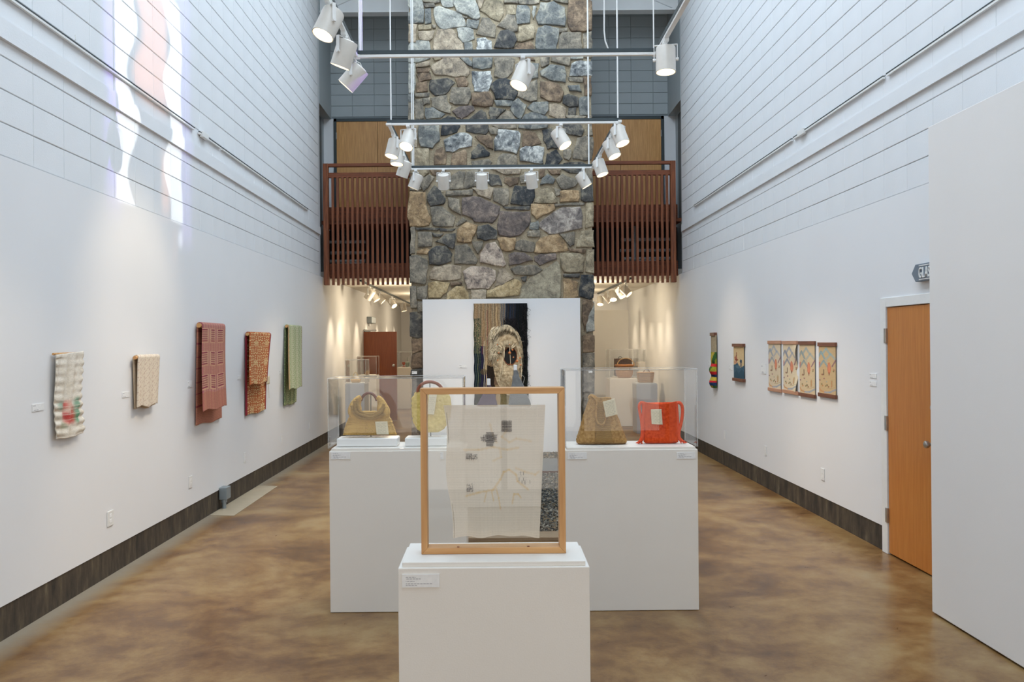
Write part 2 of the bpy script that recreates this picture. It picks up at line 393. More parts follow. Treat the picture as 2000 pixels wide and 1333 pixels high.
# ================================================================ the room
YB = 15.1                      # where the high block walls end and the low rooms begin
ZT = 2.93                      # top of the plasterboard / low ceiling
fl = struct('floor', MB().box(-4.6, 5.2, -3.2, 29, -.12, 0), M_floor)
struct('wall_left', MB().box(XL - .10, XL, -3, 28, .209, ZT), M_wall)
rw = MB().box(XR, XR + .10, -3, 6.28, .209, ZT).box(XR, XR + .10, 7.26, 21.2, .209, ZT).box(XR, XR + .10, 6.28, 7.26, 2.09, ZT)
struct('wall_right', rw, M_wall)
struct('baseboard_left', MB().box(XL - .14, XL - .006, -3, 28, 0, .209), M_base)
struct('baseboard_right', MB().box(XR + .006, XR + .14, 7.26, 21.2, 0, .209).box(XR + .006, XR + .14, -3, 6.28, 0, .209), M_base)

# full size block, front face towards +X at x=0, grown along +Y and +Z, painted joint behind it
def block_mesh(L, Hh, name='block', g=.003, c=.0035, d=.012):
    y0, y1, z0, z1 = g * .6, L - g * .6, g, Hh - g
    m = MB().add([(0, y0 + c, z0 + c), (0, y1 - c, z0 + c), (0, y1 - c, z1 - c), (0, y0 + c, z1 - c), (-c, y0, z0), (-c, y1, z0), (-c, y1, z1), (-c, y0, z1), (-d, y0, z0), (-d, y1, z0), (-d, y1, z1), (-d, y0, z1)],
                 [(0, 1, 2, 3), (0, 4, 5, 1), (1, 5, 6, 2), (2, 6, 7, 3), (3, 7, 4, 0), (4, 8, 9, 5), (5, 9, 10, 6), (6, 10, 11, 7), (7, 11, 8, 4)])
    me = m.mesh(name); return me
def block_wall(name, X, side, Y0, pitch, y_from, y_to, z_to, M1, M2, upper=None):
    cw = .203
    root = struct(name, MB().box(X + side * .016, X + side * .22, -3, YB, ZT - .01, z_to), M2)
    me = block_mesh(pitch, cw); me.materials.append(M1)
    cells = []
    k = -int((Y0 - y_from) / pitch)
    while Y0 + (k + 1) * pitch < y_to + .05:
        ya = Y0 + k * pitch
        for r in range(int((z_to - ZT) / cw)):
            z = ZT + .003 + r * cw
            if ya > .6:
                q = [to_px((X, y, zz)) for y in (ya, ya + pitch) for zz in (z, z + cw)]
                us = [a[0] for a in q]; vs = [a[1] for a in q]
                w_ = min(2000, max(us)) - max(0, min(us)); h_ = min(1333, max(vs)) - max(0, min(vs))
                if side > 0 and min(us) > 1818 and min(vs) > 245 - (min(us) - 1818) * .47: w_ = -1
                ar = w_ * h_ if w_ > 0 and h_ > 0 else 0
            else: ar = 0
            cells.append((ar, ya, z))
        k += 1
    cells.sort(reverse=True)
    rest = MB()
    for i, (ar, y, z) in enumerate(cells):
        jx = side * (rng.random() - .5) * .0016
        if i < 298 and ar > 0:
            o = bpy.data.objects.new('block', me); COL.objects.link(o); o.parent = root
            o.location = (X + side * .006 + jx, y + (0 if side < 0 else pitch), z)
            if side > 0: o.rotation_euler = (0, 0, PI)
        else:
            vv = [v.co.copy() for v in me.vertices]
            if side > 0: vv = [Vector((-v.x, pitch - v.y, v.z)) for v in vv]
            rest.add([(X + side * .006 + jx + v.x, y + v.y, z + v.z) for v in vv], [tuple(p.vertices) for p in me.polygons])
    tag(rest.build('block_courses', M1, root), kind='stuff')
    return root
block_wall('wall_left_upper', XL, -1, 5.27, .4025, -2.8, YB, 8.15, M_block, M_mortar)
block_wall('wall_right_upper', XR, 1, 5.625, .4075, -2.8, YB, 8.15, M_block, M_mortar)

# sloping-topped course that runs along both block walls
for X, s, n in ((XL, -1, 'trim_1'), (XR, 1, 'trim_2')):
    zb = 3.640
    m = MB()
    pr = [(X - s * .018, zb), (X - s * .016, zb + .125), (X - s * .001, zb + .132), (X + s * .02, zb + .135), (X + s * .02, zb)]
    m.add([(x, y, z) for y in (-2.9, YB - .12) for x, z in pr], [(0, 1, 2, 3, 4), (9, 8, 7, 6, 5)] + [(i, (i + 1) % 5, 5 + (i + 1) % 5, 5 + i) for i in range(5)])
    struct(n, m, M_block)
# hall behind the balcony: gable wall, side returns, lintels
yw = 16.2
zdk = 3.92
gw = struct('wall_back', MB().box(-3.4, 3.7, yw + .012, yw + .25, zdk, 8.3), M_gjoint)
mg = block_mesh(.406, .203); mg.materials.append(M_gblock)
for x0, n in ((-3.4, 5), (1.36, 6)):
    for r in range(21):
        z = zdk + .02 + r * .203
        for k in range(n):
            x = x0 + k * .406
            if z < 5.95 and not (x < -3.05 - .3 or x > 3.2): continue
            o = bpy.data.objects.new('block', mg); COL.objects.link(o); o.parent = gw; o.rotation_euler = (0, 0, -PI / 2); o.location = (x, yw, z)
struct('wall_left_return', MB().box(XL - .25, XL - .012, YB, yw + .1, 5.93, 8.3).box(XL - .4, XL - .15, YB, yw + .05, 2.9, 5.93), M_gblock)
struct('wall_right_return', MB().box(XR + .012, XR + .25, YB, yw + .1, 5.93, 8.3).box(XR + .15, XR + .4, YB, yw + .05, 2.9, 5.93), M_gblock)
struct('wall_back_white', MB().box(XL - .15, XL + .095, yw - .02, yw, zdk, 5.93).box(XR - .06, XR + .15, yw - .02, yw, zdk, 5.93), M_block)

def double_door(n, x0, xs, x1, side):
    """two wooden leaves in a dark frame at the back of the balcony"""
    d = tag(MB().box(x0, x1, yw - .05, yw - .01, 5.93 - .055, 5.93).box(x0 if side < 0 else x1 - .05, x0 + .05 if side < 0 else x1, yw - .05, yw - .01, zdk, 5.93).build(n, M_dark), kind='structure')
    part_box('door_leaf', d, x0 + .05 if side < 0 else x0, xs - .003, yw - .035, yw, zdk, 5.875, M_door2, .002)
    part_box('door_leaf', d, xs + .003, x1 if side < 0 else x1 - .05, yw - .035, yw, zdk, 5.875, M_door2, .002)
    hx = x0 + .05 if side < 0 else x1 - .05
    for z in (5.55, 4.2): part_box('hinge', d, hx - .008, hx + .008, yw - .06, yw - .03, z, z + .12, M_steel)
    return d
xa = at(653, 300, yw).x; xb = at(738, 300, yw).x
double_door('door_3', xa, xb, -1.2, -1)
xa = at(1211, 300, yw).x; xb = at(1296, 300, yw).x
double_door('door_4', 1.4, xa, xb, 1)
for s, X, n in ((-1, XL, 'door_5'), (1, XR, 'door_6')):
    struct(n, MB().box(X + s * .135, X + s * .15, YB + .03, yw - .3, zdk, 5.88), M_dark)
# roof
struct('ceiling', MB().box(-3.4, 3.7, -3.2, yw + .3, 8.3, 8.4), M_white)
zb0 = at(720, 28, 15.3).z; zb1 = at(720, 1, 15.3).z
bm_ = MB().box(-3.0, 3.3, 15.26, 15.34, zb0 + .03, zb1 + .15).box(-3.0, 3.3, 15.2, 15.4, zb0, zb0 + .03)
for X, s in ((-2.98, 1), (3.25, -1)):
    bm_.add([(X, 15.22, zb0), (X, 15.22, zb1), (X + s * .55, 15.22, zb1), (X, 15.38, zb0), (X, 15.38, zb1), (X + s * .55, 15.38, zb1)], [(0, 1, 2), (3, 5, 4), (0, 3, 4, 1), (1, 4, 5, 2), (2, 5, 3, 0)])
struct('trim_3', bm_, mat('roof_beam_paint', (.84, .87, .88), .5, .03, 3))
for i, y in enumerate((2.5, 6.9, 11.2)):
    struct('trim_%d' % (4 + i), MB().box(-3.0, 3.3, y, y + .12, 8.12, 8.3), M_white)
# wall behind the photographer: glazed shop front
fw = MB().box(-3.2, -2.6, -3.1, -3, 0, 8.3).box(2.85, 3.5, -3.1, -3, 0, 8.3).box(-2.6, 2.85, -3.1, -3, 3.25, 8.3).box(-2.6, 2.85, -3.1, -3, 0, .12)
struct('wall_front', fw, M_wall)
wf = MB()
for x in (-2.6, -1.27, .06, 1.4, 2.79): wf.box(x, x + .06, -2.86, -2.78, .12, 3.25)
for z in (.12, 2.35, 3.19): wf.box(-2.6, 2.85, -2.855, -2.785, z, z + .06)
struct('window_1', wf, M_dark)

# low rooms beyond the chimney
struct('ceiling_low', MB().box(-3.2, 3.5, 15.55, 28.2, ZT, ZT + .12), mat('low_ceiling_paint', (.72, .68, .60), .7, .02, 2))
struct('wall_back_left', MB().box(-3.1, .2, 28, 28.1, 0, ZT), M_wall)
struct('wall_back_right', MB().box(.3, 3.4, 21.2, 21.3, 0, ZT), M_wall)
struct('wall_middle', MB().box(.2, .3, 16.2, 28, 0, ZT), M_wall)
# deck, dark space between the floors, fascias
def zat(v, Y=15.25): return at(700, v, Y).z
zf = {k: zat(k, 15.2) for k in (320, 326, 337.5, 347, 557)}
zg = {k: zat(k, 15.32) for k in (405, 433, 515, 544)}
struct('floor_balcony', MB().box(-3.0, 3.3, 15.3, yw, 3.86, zdk), M_redwoodX)
struct('wall_void', MB().box(-3.1, 3.4, 16.1, 16.18, 2.95, 3.86), M_black)  # black sheet: the unlit depth of the void put into its colour
for i, (xa, xb) in enumerate(((-2.96, -1.36), (1.60, 3.23))):
    struct('trim_%d' % (7 + 2 * i), MB().box(xa, xb, 15.30, 15.34, zg[433], zg[405]), M_redwoodX)
    struct('trim_%d' % (8 + 2 * i), MB().box(xa, xb, 15.30, 15.36, zg[544], zg[515]), M_redwoodX)
for xa, xb, side in ((-2.96, -2.3, 'left'), (2.3, 3.23, 'right')):
    m = MB()
    for z, y in ((3.25, 15.7), (3.42, 15.9), (3.6, 15.75)): m.tube([(xa, y, z), (xb, y, z)], .03)
    m.tube([(xa + .25, 15.8, 3.2), (xa + .25, 15.8, 3.85)], .035).tube([(xa + .1, 15.6, 3.18), (xa + .6, 15.62, 3.2)], .02)
    tag(m.build('pipework', M_grey, smooth=True), 'grey pipes in the dark floor void behind the %s balcony slats' % side, 'pipes')

# ---------------------------------------------------------------- balcony screens of vertical slats
def balcony(x0, x1, post_side, us, name_side):
    r = thing('slatted_balcony_rail', 'reddish brown wooden balcony rail of vertical slats, %s of the stone chimney' % name_side, 'railing', ((x0 + x1) / 2, 15.2, zf[557]), 'slatted balcony rails')
    Y = 15.2
    p0, p1 = (x0, x0 + .088) if post_side < 0 else (x1 - .088, x1)
    part_box('post', r, p0, p1, Y - .05, Y + .05, zf[557], zf[320], M_redwood, .004)
    part_box('top_rail', r, x0 if post_side > 0 else p1, x1 if post_side < 0 else p0, Y - .04, Y + .04, zf[326], zf[320], M_redwoodX, .003)
    part_box('middle_rail', r, x0 if post_side > 0 else p1, x1 if post_side < 0 else p0, Y - .02, Y + .05, zf[347], zf[337.5], M_redwoodX, .003)
    me = MB().box(-.021, .021, -.022, .022, 0, 1).mesh('slat'); me.materials.append(M_redwood)
    for i, u in enumerate(us):
        x = at(u, 450, Y).x
        if -1.38 < x < 1.62: continue
        s = bpy.data.objects.new('slat', me); COL.objects.link(s); s.parent = r
        s.location = rel(r, x, Y - .0 + rng.random() * .004, zf[557] - .006 * (i % 3 == 1))
        s.scale = (1, 1, zf[347] - zf[557] + .02)
    return r
xl0 = at(632.5, 450, 15.2).x; xr1 = at(1319.5, 450, 15.2).x
balcony(xl0, -1.355, -1, [650.5 + 9.66 * i for i in range(16)], 'left')
balcony(1.60, xr1, 1, [1167 + 9.72 * i for i in range(15)], 'right')

# ---------------------------------------------------------------- door in the right wall
d = tag(MB().box(XR - .015, XR + .09, 7.20, 7.30, 0, 2.11).box(XR - .015, XR + .09, 6.24, 6.34, 0, 2.11).box(XR - .015, XR + .09, 6.34, 7.20, 2.035, 2.11).build('door_1', M_white, bevel=.003), kind='structure')
part_box('door_leaf', d, XR - .004, XR + .04, 6.345, 7.195, .012, 2.03, M_doorw, .002)
for z in (.26, 1.02, 1.74): part_box('hinge', d, XR - .022, XR + .0, 7.19, 7.225, z, z + .12, M_steel, .002)
kz = onx(1808, 866, XR - .03).z
MB().tube([(XR - .006, 6.43, kz), (XR - .014, 6.43, kz)], .033, 16).tube([(XR - .01, 6.43, kz), (XR - .05, 6.43, kz)], .011, 12).tube([(XR - .045, 6.43, kz), (XR - .058, 6.43, kz), (XR - .078, 6.43, kz), (XR - .084, 6.43, kz)], [.016, .027, .027, .018], 16).build('door_knob', M_steel, d, smooth=True)
MB().tube([(XR - .004, 6.43, kz + .27), (XR - .02, 6.43, kz + .27)], .028, 16).tube([(XR - .02, 6.43, kz + .27), (XR - .03, 6.43, kz + .27)], .02, 16).build('deadbolt', M_steel, d, smooth=True)
struct('door_backing', MB().box(XR + .05, XR + .1, 6.3, 7.24, 0, 2.1), M_black)

# open door of the left room
dx0 = at(710.5, 700, 19.9).x; dx1 = at(775, 700, 19.9).x
dz = at(742, 648.5, 19.9).z
d = tag(MB().box(dx0, dx1, 19.9, 19.945, .012, dz).build('door_2', M_door3, bevel=.002), kind='structure')
kx, kz_ = dx1 - .07, at(769, 714, 19.9).z
MB().tube([(kx, 19.9, kz_), (kx, 19.885, kz_)], .03, 14).tube([(kx, 19.88, kz_), (kx, 19.84, kz_)], .011, 10).tube([(kx, 19.85, kz_), (kx, 19.84, kz_), (kx, 19.815, kz_), (kx, 19.81, kz_)], [.015, .03, .03, .015], 14).build('door_knob', M_steel, d, smooth=True)
MB().box(XL, XL + .3, 19.86, 19.89, dz + .02, dz + .05).build('door_closer', M_steel, d)
struct('trim_12', MB().box(XL, XL + .02, 19.95, 20.9, 0, dz + .06), M_dark)
# speaker-like box above it
q = onx(720.5, 626, XL)
s = thing('wall_horn', 'small grey square box mounted high on the wall above the open door', 'alarm', (XL, q.y, q.z))
part_box('housing', s, XL + .001, XL + .12, q.y - .35, q.y + .35, q.z - .075, q.z + .075, M_grey, .01)
part_box('bracket', s, XL + .001, XL + .03, q.y - .1, q.y + .1, q.z - .14, q.z - .075, M_white, .004)

# tall white partition in the right foreground
pn = thing('partition_panel', 'large smooth white partition wall standing at the right edge', 'partition', (2.87, 1.8, 0))
part_box('panel_board', pn, 2.81, 2.93, -2.0, 5.64, .012, 3.137, M_panel, .004)
part_box('plinth', pn, 2.84, 2.91, -1.9, 5.55, 0, .014, M_dark)
# grey board standing in the far right room
bx0 = at(1150, 700, 19.5).x; bx1 = at(1228, 700, 19.5).x; bz = at(1200, 606, 19.5).z
pn = thing('display_board', 'tall beige-grey standing board in the far right room behind the baskets', 'partition', ((bx0 + bx1) / 2, 19.5, 0))
part_box('panel_board', pn, bx0 - .3, bx1, 19.5, 19.58, .03, bz, mat('beige_grey_board', (.76, .75, .72), .7, .02, 2), .003)
part_box('base_foot', pn, bx0, bx1 - .1, 19.48, 19.6, 0, .03, M_dark)

# ---------------------------------------------------------------- hanging rails on the block walls
def hang_rail(X, s, z, ya, yb, gaps, side, cy):
    r = thing('wall_hanging_rail', 'thin white picture hanging rail high on the %s block wall' % side, 'rail', (X, (ya + yb) / 2, z))
    cuts = [ya] + [g for q in sorted(gaps) for g in q] + [yb]
    for a, b in zip(cuts[::2], cuts[1::2]):
        part_box('rail_length', r, X - s * .001, X - s * .02, a, b, z - .012, z + .004, M_white)
        part_box('steel_insert', r, X - s * .004, X - s * .022, a, b, z + .006, z + .014, M_dark)
    part_box('connector', r, X - s * .0, X - s * .04, cy - .05, cy + .12, z - .03, z + .03, M_white, .004)
    for k in range(7):
        y = ya + .7 + (yb - ya - 1) * k / 6
        o = MB().tube([(0, 0, 0), (-s * .015, 0, .02), (-s * .012, 0, .05)], .003, 5).build('hook', M_white, r); o.location = rel(r, X - s * .012, y, z + .01)
yy = onx(393, 262, XL).y
hang_rail(XL, -1, 3.915, -2, 13.98, [(yy - .25, yy - .1), (yy + .6, yy + .64)], 'left', yy)
yy = onx(1572, 262, XR).y
hang_rail(XR, 1, 3.93, -2, 14.03, [(yy + .3, yy + .36), (onx(1729, 152, XR).y - .06, onx(1729, 152, XR).y)], 'right', yy)

# ================================================================ stone chimney
CY = 14.08                     # mortar face
SX0, SX1 = -1.335, 1.60
ch = thing('stone_chimney', 'tall fieldstone chimney of mortared rough stones in the centre of the hall', 'chimney', (.13, 15, 0))
part_box('mortar', ch, at(803, 500, CY).x, at(1157, 500, CY).x, CY, 16.15, 0, 8.3, mat('mortar_bed', lin(160, 147, 124), .95, .2, 9, .9, 40, spec=.1, dist=.02))
STONES = """
w 45,-20 180,-10 195,90 130,128 80,125 40,60|G 45,138 90,132 195,102 192,237 45,243|n 205,45 300,45 310,75 225,82|n 190,-20 360,-20 355,30 270,35 200,20|w 375,-20 500,-20 500,70 440,80 395,65|G 215,105 270,100 275,235 215,245
w 310,80 360,68 560,135 600,170 625,270 480,290 375,298 320,220 305,160|w 510,-20 720,-20 750,70 775,180 740,210 650,165 540,125 505,50|c 745,-20 820,-20 790,80 770,95 752,40|t 850,-10 940,-5 1010,15 1015,150 975,220 930,210 780,110 825,30
n 1030,0 1165,5 1155,42 1035,38|n 1175,5 1380,10 1370,40 1190,45|n 1390,-20 1500,-20 1490,10 1400,5|n 1530,-20 1680,-20 1670,40 1600,30 1540,10|b 1690,10 1870,0 1920,20 1920,310 1830,325 1720,325 1680,260 1675,150
t 1045,60 1135,60 1140,150 1050,150|G 1160,65 1250,65 1290,110 1285,235 1150,250 1145,160|w 1320,80 1350,85 1340,150 1325,190 1312,130|G 1400,35 1530,25 1640,90 1655,200 1645,270 1380,250 1355,180 1390,90|t 150,265 270,255 270,300 155,310
c 45,265 125,265 115,435 45,435|c 150,335 300,325 285,390 250,418 165,410 148,370|n 290,265 320,265 315,290 295,290|n 600,165 645,175 640,190 615,188|G 650,205 760,215 745,295 640,280|n 800,190 870,195 935,270 925,385 810,370 745,350 775,270
n 960,270 1030,200 1050,160 1130,165 1155,320 1110,330 1040,300|w 545,300 650,290 700,315 715,400 660,430 600,440 555,380|c 350,310 480,300 530,350 545,400 600,450 612,520 600,560 300,560 305,420|w 70,440 160,420 250,430 268,520 260,600 150,640 45,645 45,480
W 750,400 830,395 890,430 900,540 740,540 755,460|d 960,380 990,325 1060,315 1130,350 1150,420 1120,490 1050,500 925,490|t 1180,290 1320,265 1335,330 1325,400 1210,435 1165,430|G 1380,300 1440,270 1580,300 1580,380 1560,520 1450,560 1350,500 1350,430|n 1590,300 1665,295 1665,325 1600,335
n 1620,340 1810,335 1825,480 1800,560 1600,560 1590,450|n 1840,360 1920,340 1925,500 1920,590 1850,590|b 1120,500 1180,450 1290,430 1325,480 1320,600 1340,625 1200,610 1140,560|G 620,450 690,440 700,520 690,560 622,540|t 300,585 400,580 370,620 320,625
c 450,590 540,590 600,640 670,740 640,790 480,785 320,770 275,700 330,650|G 580,600 650,590 690,650 690,685 640,660|G 710,590 900,590 890,700 800,715 705,700|n 930,600 1060,580 1130,620 1110,740 1060,800 990,810 925,790 940,690|c 125,670 250,640 255,680 130,695
b 135,710 250,705 245,740 140,750|b 130,770 260,755 270,820 150,850|w 45,670 110,670 110,860 100,950 50,955|W 695,740 880,740 900,820 860,940 720,940 700,850|d 270,830 440,810 515,860 460,930 420,970 320,985 265,930|b 525,810 620,800 655,850 640,890 560,900 540,850
b 130,860 230,850 235,940 130,950|k 890,880 960,820 1040,810 1150,880 1160,960 1120,1035 940,1020 920,960|n 1180,930 1260,870 1355,830 1365,930 1360,1030 1290,1050 1165,990|G 1290,660 1375,670 1370,800 1290,815 1260,740|n 1400,590 1485,590 1480,660 1410,690 1395,640
n 1520,590 1700,590 1690,680 1600,660 1515,635|G 1400,740 1500,675 1640,690 1655,760 1650,850 1480,820 1410,785|w 1710,585 1830,580 1825,605 1720,615|W 1720,660 1800,630 1920,640 1925,780 1700,780|n 1690,800 1830,805 1825,850 1700,835|b 1400,850 1480,840 1590,880 1630,950 1600,1050 1480,1040 1400,1000
G 1690,890 1790,885 1810,950 1700,935|b 1840,800 1915,795 1920,980 1850,985|G 45,980 95,980 90,1050 50,1053|n 110,970 245,960 240,1000 120,1000
@947
n 490,-40 660,-40 685,60 650,135 520,130 468,105|b 700,20 880,5 915,70 900,140 830,155 700,140|n 280,70 430,40 440,110 480,150 470,220 380,195 285,150|n 100,80 185,75 190,130 195,270 120,285 100,180|n 195,70 260,65 260,125 200,135|G 220,170 290,165 410,230 370,265 230,280 215,220|p 500,200 560,160 700,150 715,190 640,250 590,280 540,255
G 930,90 1110,90 1090,150 950,145|G 1110,110 1170,75 1250,140 1230,210 1190,285 1130,240 1090,180|d 880,165 1030,190 960,260 930,300 890,290 870,220|n 1045,195 1100,205 1145,290 1145,370 1000,375 910,345 970,265|G 1270,165 1330,110 1470,105 1475,190 1440,235 1330,210|c 1495,130 1560,125 1655,170 1650,280 1560,270 1490,235
d 1640,50 1680,30 1780,60 1780,150 1700,160 1630,120|d 1690,170 1760,165 1755,235 1690,240|G 1800,70 1880,60 1890,235 1800,240 1795,150|G 1240,240 1300,215 1460,260 1480,300 1460,370 1300,385 1175,370 1190,310|k 390,280 450,250 520,270 570,350 540,410 440,440 380,445 390,350
d 640,310 790,185 830,220 855,300 860,400 830,435 720,425 640,400|G 150,355 350,350 360,500 290,580 170,560 150,480|n 870,380 960,380 950,440 890,435|W 410,500 520,440 620,425 690,470 685,560 560,580 500,620 430,610|b 735,460 870,455 905,480 905,590 850,570 790,520
W 970,390 1170,410 1190,440 1180,560 1150,640 1080,610 930,600 930,500|b 1220,410 1340,420 1400,530 1300,560 1220,560|k 1420,400 1510,385 1560,450 1600,560 1560,580 1470,585 1430,500|d 1640,330 1800,335 1840,390 1810,460 1700,440 1640,400|n 1780,480 1860,460 1930,470 1940,560 1920,690 1850,705 1735,680 1750,590
n 1640,600 1710,600 1710,670 1690,700 1640,680|b 330,600 390,575 430,650 420,740 310,740 305,680|b 500,640 620,600 640,640 630,760 480,760|k 690,620 760,540 870,630 860,660 720,685 685,680|t 90,590 250,590 250,760 250,830 200,870 60,830 80,700|n 700,720 860,695 890,730 870,770 700,770
n 965,680 1010,640 1140,655 1155,760 945,760|W 1190,590 1250,565 1425,575 1420,740 1330,730 1190,710|k 1470,640 1560,600 1620,690 1600,715 1560,770 1445,770|c 60,350 130,345 130,570 60,560|n 45,100 85,100 90,330 45,330|d 1640,735 1820,725 1860,750 1820,850 1700,830 1620,790
n 1665,250 1860,255 1820,300 1690,290|n 1890,250 1925,260 1930,440 1880,440|n 175,900 250,860 305,885 240,980 200,1020 170,960|n 480,870 560,820 620,830 600,990 470,1000 450,930|n 640,830 760,810 740,880 750,970 680,980 600,985 620,900|d 870,850 960,860 1000,960 900,965 860,930
c 900,790 1190,790 1180,840 1050,850|b 1040,880 1170,880 1160,940 1080,970 1030,930|n 1190,870 1260,850 1260,930 1200,940|b 1390,800 1440,800 1430,860 1390,880|G 1420,890 1470,850 1540,900 1520,945 1400,950|n 1560,900 1620,850 1780,920 1750,970 1640,1005 1590,970
n 60,890 160,880 150,950 170,1000 60,1010|b 265,790 420,800 340,860 290,850|n 1870,800 1930,800 1930,950 1850,900|b 1480,800 1600,800 1590,850 1520,850
@1895
o 60,85 210,90 220,210 270,350 250,420 60,430 35,330 45,200|d 240,110 310,20 360,60 415,150 400,200 270,225 240,170|n 440,75 690,60 685,115 445,125|c 700,45 790,30 915,40 880,155 760,110|n 920,50 1060,50 1075,100 1065,210 1020,220 920,170|k 1140,20 1330,30 1335,130 1300,215 1200,215 1095,200 1110,100
t 1400,60 1470,45 1520,90 1570,190 1450,195 1340,185|n 1540,50 1600,60 1590,110 1560,115|o 1600,80 1640,65 1785,70 1780,175 1600,185|d 1820,10 1930,10 1940,175 1850,180 1815,160|n 455,145 560,165 575,310 500,270 455,230|p 600,150 730,130 870,185 975,230 970,300 900,400 800,390 720,385 680,340 600,310
n 270,240 390,240 520,340 500,430 370,435 300,420 290,350|d 1030,235 1275,230 1270,265 1060,260|p 985,280 1090,290 1280,280 1290,340 1270,430 1190,520 1080,540 970,520 960,420|o 1305,210 1530,210 1540,260 1480,300 1360,355 1310,300|P 1390,400 1530,290 1620,240 1800,240 1825,330 1820,450 1600,500 1490,515 1400,450
n 1560,205 1830,195 1830,215 1700,215 1570,235|t 1870,200 1940,200 1940,430 1860,450|n 600,350 635,380 545,430 535,410|d 130,455 345,455 330,478 150,478|d 370,455 510,460 490,480 380,482|G 1300,400 1370,385 1380,460 1290,460|n 1270,490 1385,480 1385,540 1270,535
o 550,470 640,395 745,430 730,500 685,595 545,590|d 760,440 860,420 945,480 940,560 830,580 755,560|n 145,495 275,500 280,635 145,645|n 60,460 110,450 105,700 60,710|d 290,505 390,510 370,540 310,540|d 330,590 430,520 520,510 515,590 500,665 420,620
o 960,560 1135,555 1125,670 1050,690 1000,670|n 1150,600 1200,575 1330,605 1325,690 1240,695 1140,670|o 1360,600 1400,560 1570,515 1640,580 1680,680 1400,705 1340,700|n 1600,515 1750,500 1740,620 1700,640 1650,570|t 1780,580 1820,490 1940,480 1945,645 1770,645|b 1700,660 1850,675 1840,710 1705,690
n 700,600 800,595 790,660 755,715 715,650|d 250,700 330,640 430,640 485,720 480,790 350,830 260,820|n 520,640 640,620 700,700 745,780 730,820 520,815|o 140,690 210,660 250,680 230,720 135,710|n 60,745 150,740 235,790 240,870 215,1025 60,1010|C 780,720 840,620 930,600 990,680 1040,820 1010,845 780,800
p 1080,730 1130,705 1230,710 1310,780 1180,820 1080,830|p 1345,740 1400,720 1550,720 1555,770 1390,835 1340,790|t 1600,720 1800,715 1845,760 1830,905 1640,900 1610,820|t 1870,680 1945,680 1945,910 1865,895|c 265,930 310,850 470,830 575,850 575,970 480,985 360,990 270,970
C 605,900 680,850 870,860 930,890 935,980 860,1075 650,1075 620,990|n 1100,870 1180,840 1350,840 1405,880 1360,920 1280,935 1140,925|c 975,880 1020,870 1115,965 1000,1035 935,1045 955,960|T 1210,1060 1300,960 1560,800 1590,830 1610,960 1600,1150 1580,1230 1190,1230|d 1640,925 1790,925 1785,960 1645,955
o 1630,980 1680,975 1775,1010 1780,1150 1640,1230 1640,1100|k 1820,940 1940,940 1950,1050 1940,1160 1900,1185 1800,1150 1810,1020|d 1205,965 1250,955 1245,1000 1215,995|y 250,1020 330,1005 460,1020 430,1110 370,1165 250,1165|b 480,1010 580,1005 580,1030 490,1045|y 450,1120 540,1050 610,1060 650,1110 660,1200 420,1210
c 690,1090 835,1090 830,1200 690,1200|y 860,1090 960,1050 1130,980 1200,1030 1170,1140 1000,1160 850,1160|n 135,1070 230,1050 230,1150 210,1200 135,1180|n 60,1060 115,1060 120,1160 125,1265 65,1270|n 140,1210 185,1205 190,1300 140,1310|b 1830,1200 1900,1190 1945,1230 1880,1400 1850,1500 1830,1400
d 60,1330 190,1310 190,1560 140,1585 60,1560|b 75,1600 190,1580 190,1700 85,1740|b 80,1760 190,1730 190,1880 75,1890|d 75,1915 190,1900 190,1990 80,2000|d 80,2020 190,2010 190,2300 80,2320|b 80,2340 190,2330 190,2600 80,2600|w 1855,1250 1945,1215 1950,1500 1870,1520|b 1830,1560 1900,1545 1950,1560 1950,1720 1835,1720
n 1830,1750 1950,1740 1950,1880 1835,1900|d 1830,1920 1950,1905 1945,2130 1830,2140|n 1830,2160 1945,2150 1945,2330 1830,2350|d 1830,2370 1945,2360 1945,2600 1830,2610
"""
SC_ = {  # main, second, patch
    'w': ((174, 174, 166), (140, 142, 138), (202, 198, 184)), 'W': ((160, 162, 160), (86, 92, 98), (206, 206, 200)), 'G': ((134, 136, 132), (98, 102, 106), (176, 172, 158)),
    'd': ((98, 96, 92), (64, 66, 70), (150, 142, 126)), 'k': ((74, 76, 78), (46, 50, 56), (142, 134, 118)), 'n': ((142, 134, 120), (102, 98, 92), (176, 164, 144)),
    'b': ((136, 116, 96), (94, 84, 76), (170, 148, 122)), 'c': ((180, 164, 142), (134, 124, 112), (204, 188, 164)), 't': ((170, 156, 130), (132, 122, 104), (196, 182, 156)),
    'o': ((176, 148, 112), (130, 110, 90), (206, 180, 144)), 'p': ((128, 116, 110), (98, 92, 90), (162, 146, 132)), 'P': ((158, 148, 140), (104, 98, 98), (190, 180, 168)),
    'y': ((198, 174, 132), (160, 136, 98), (220, 200, 162)), 'C': ((190, 172, 156), (112, 104, 102), (206, 190, 172)), 'T': ((170, 160, 138), (136, 128, 114), (184, 174, 150))}
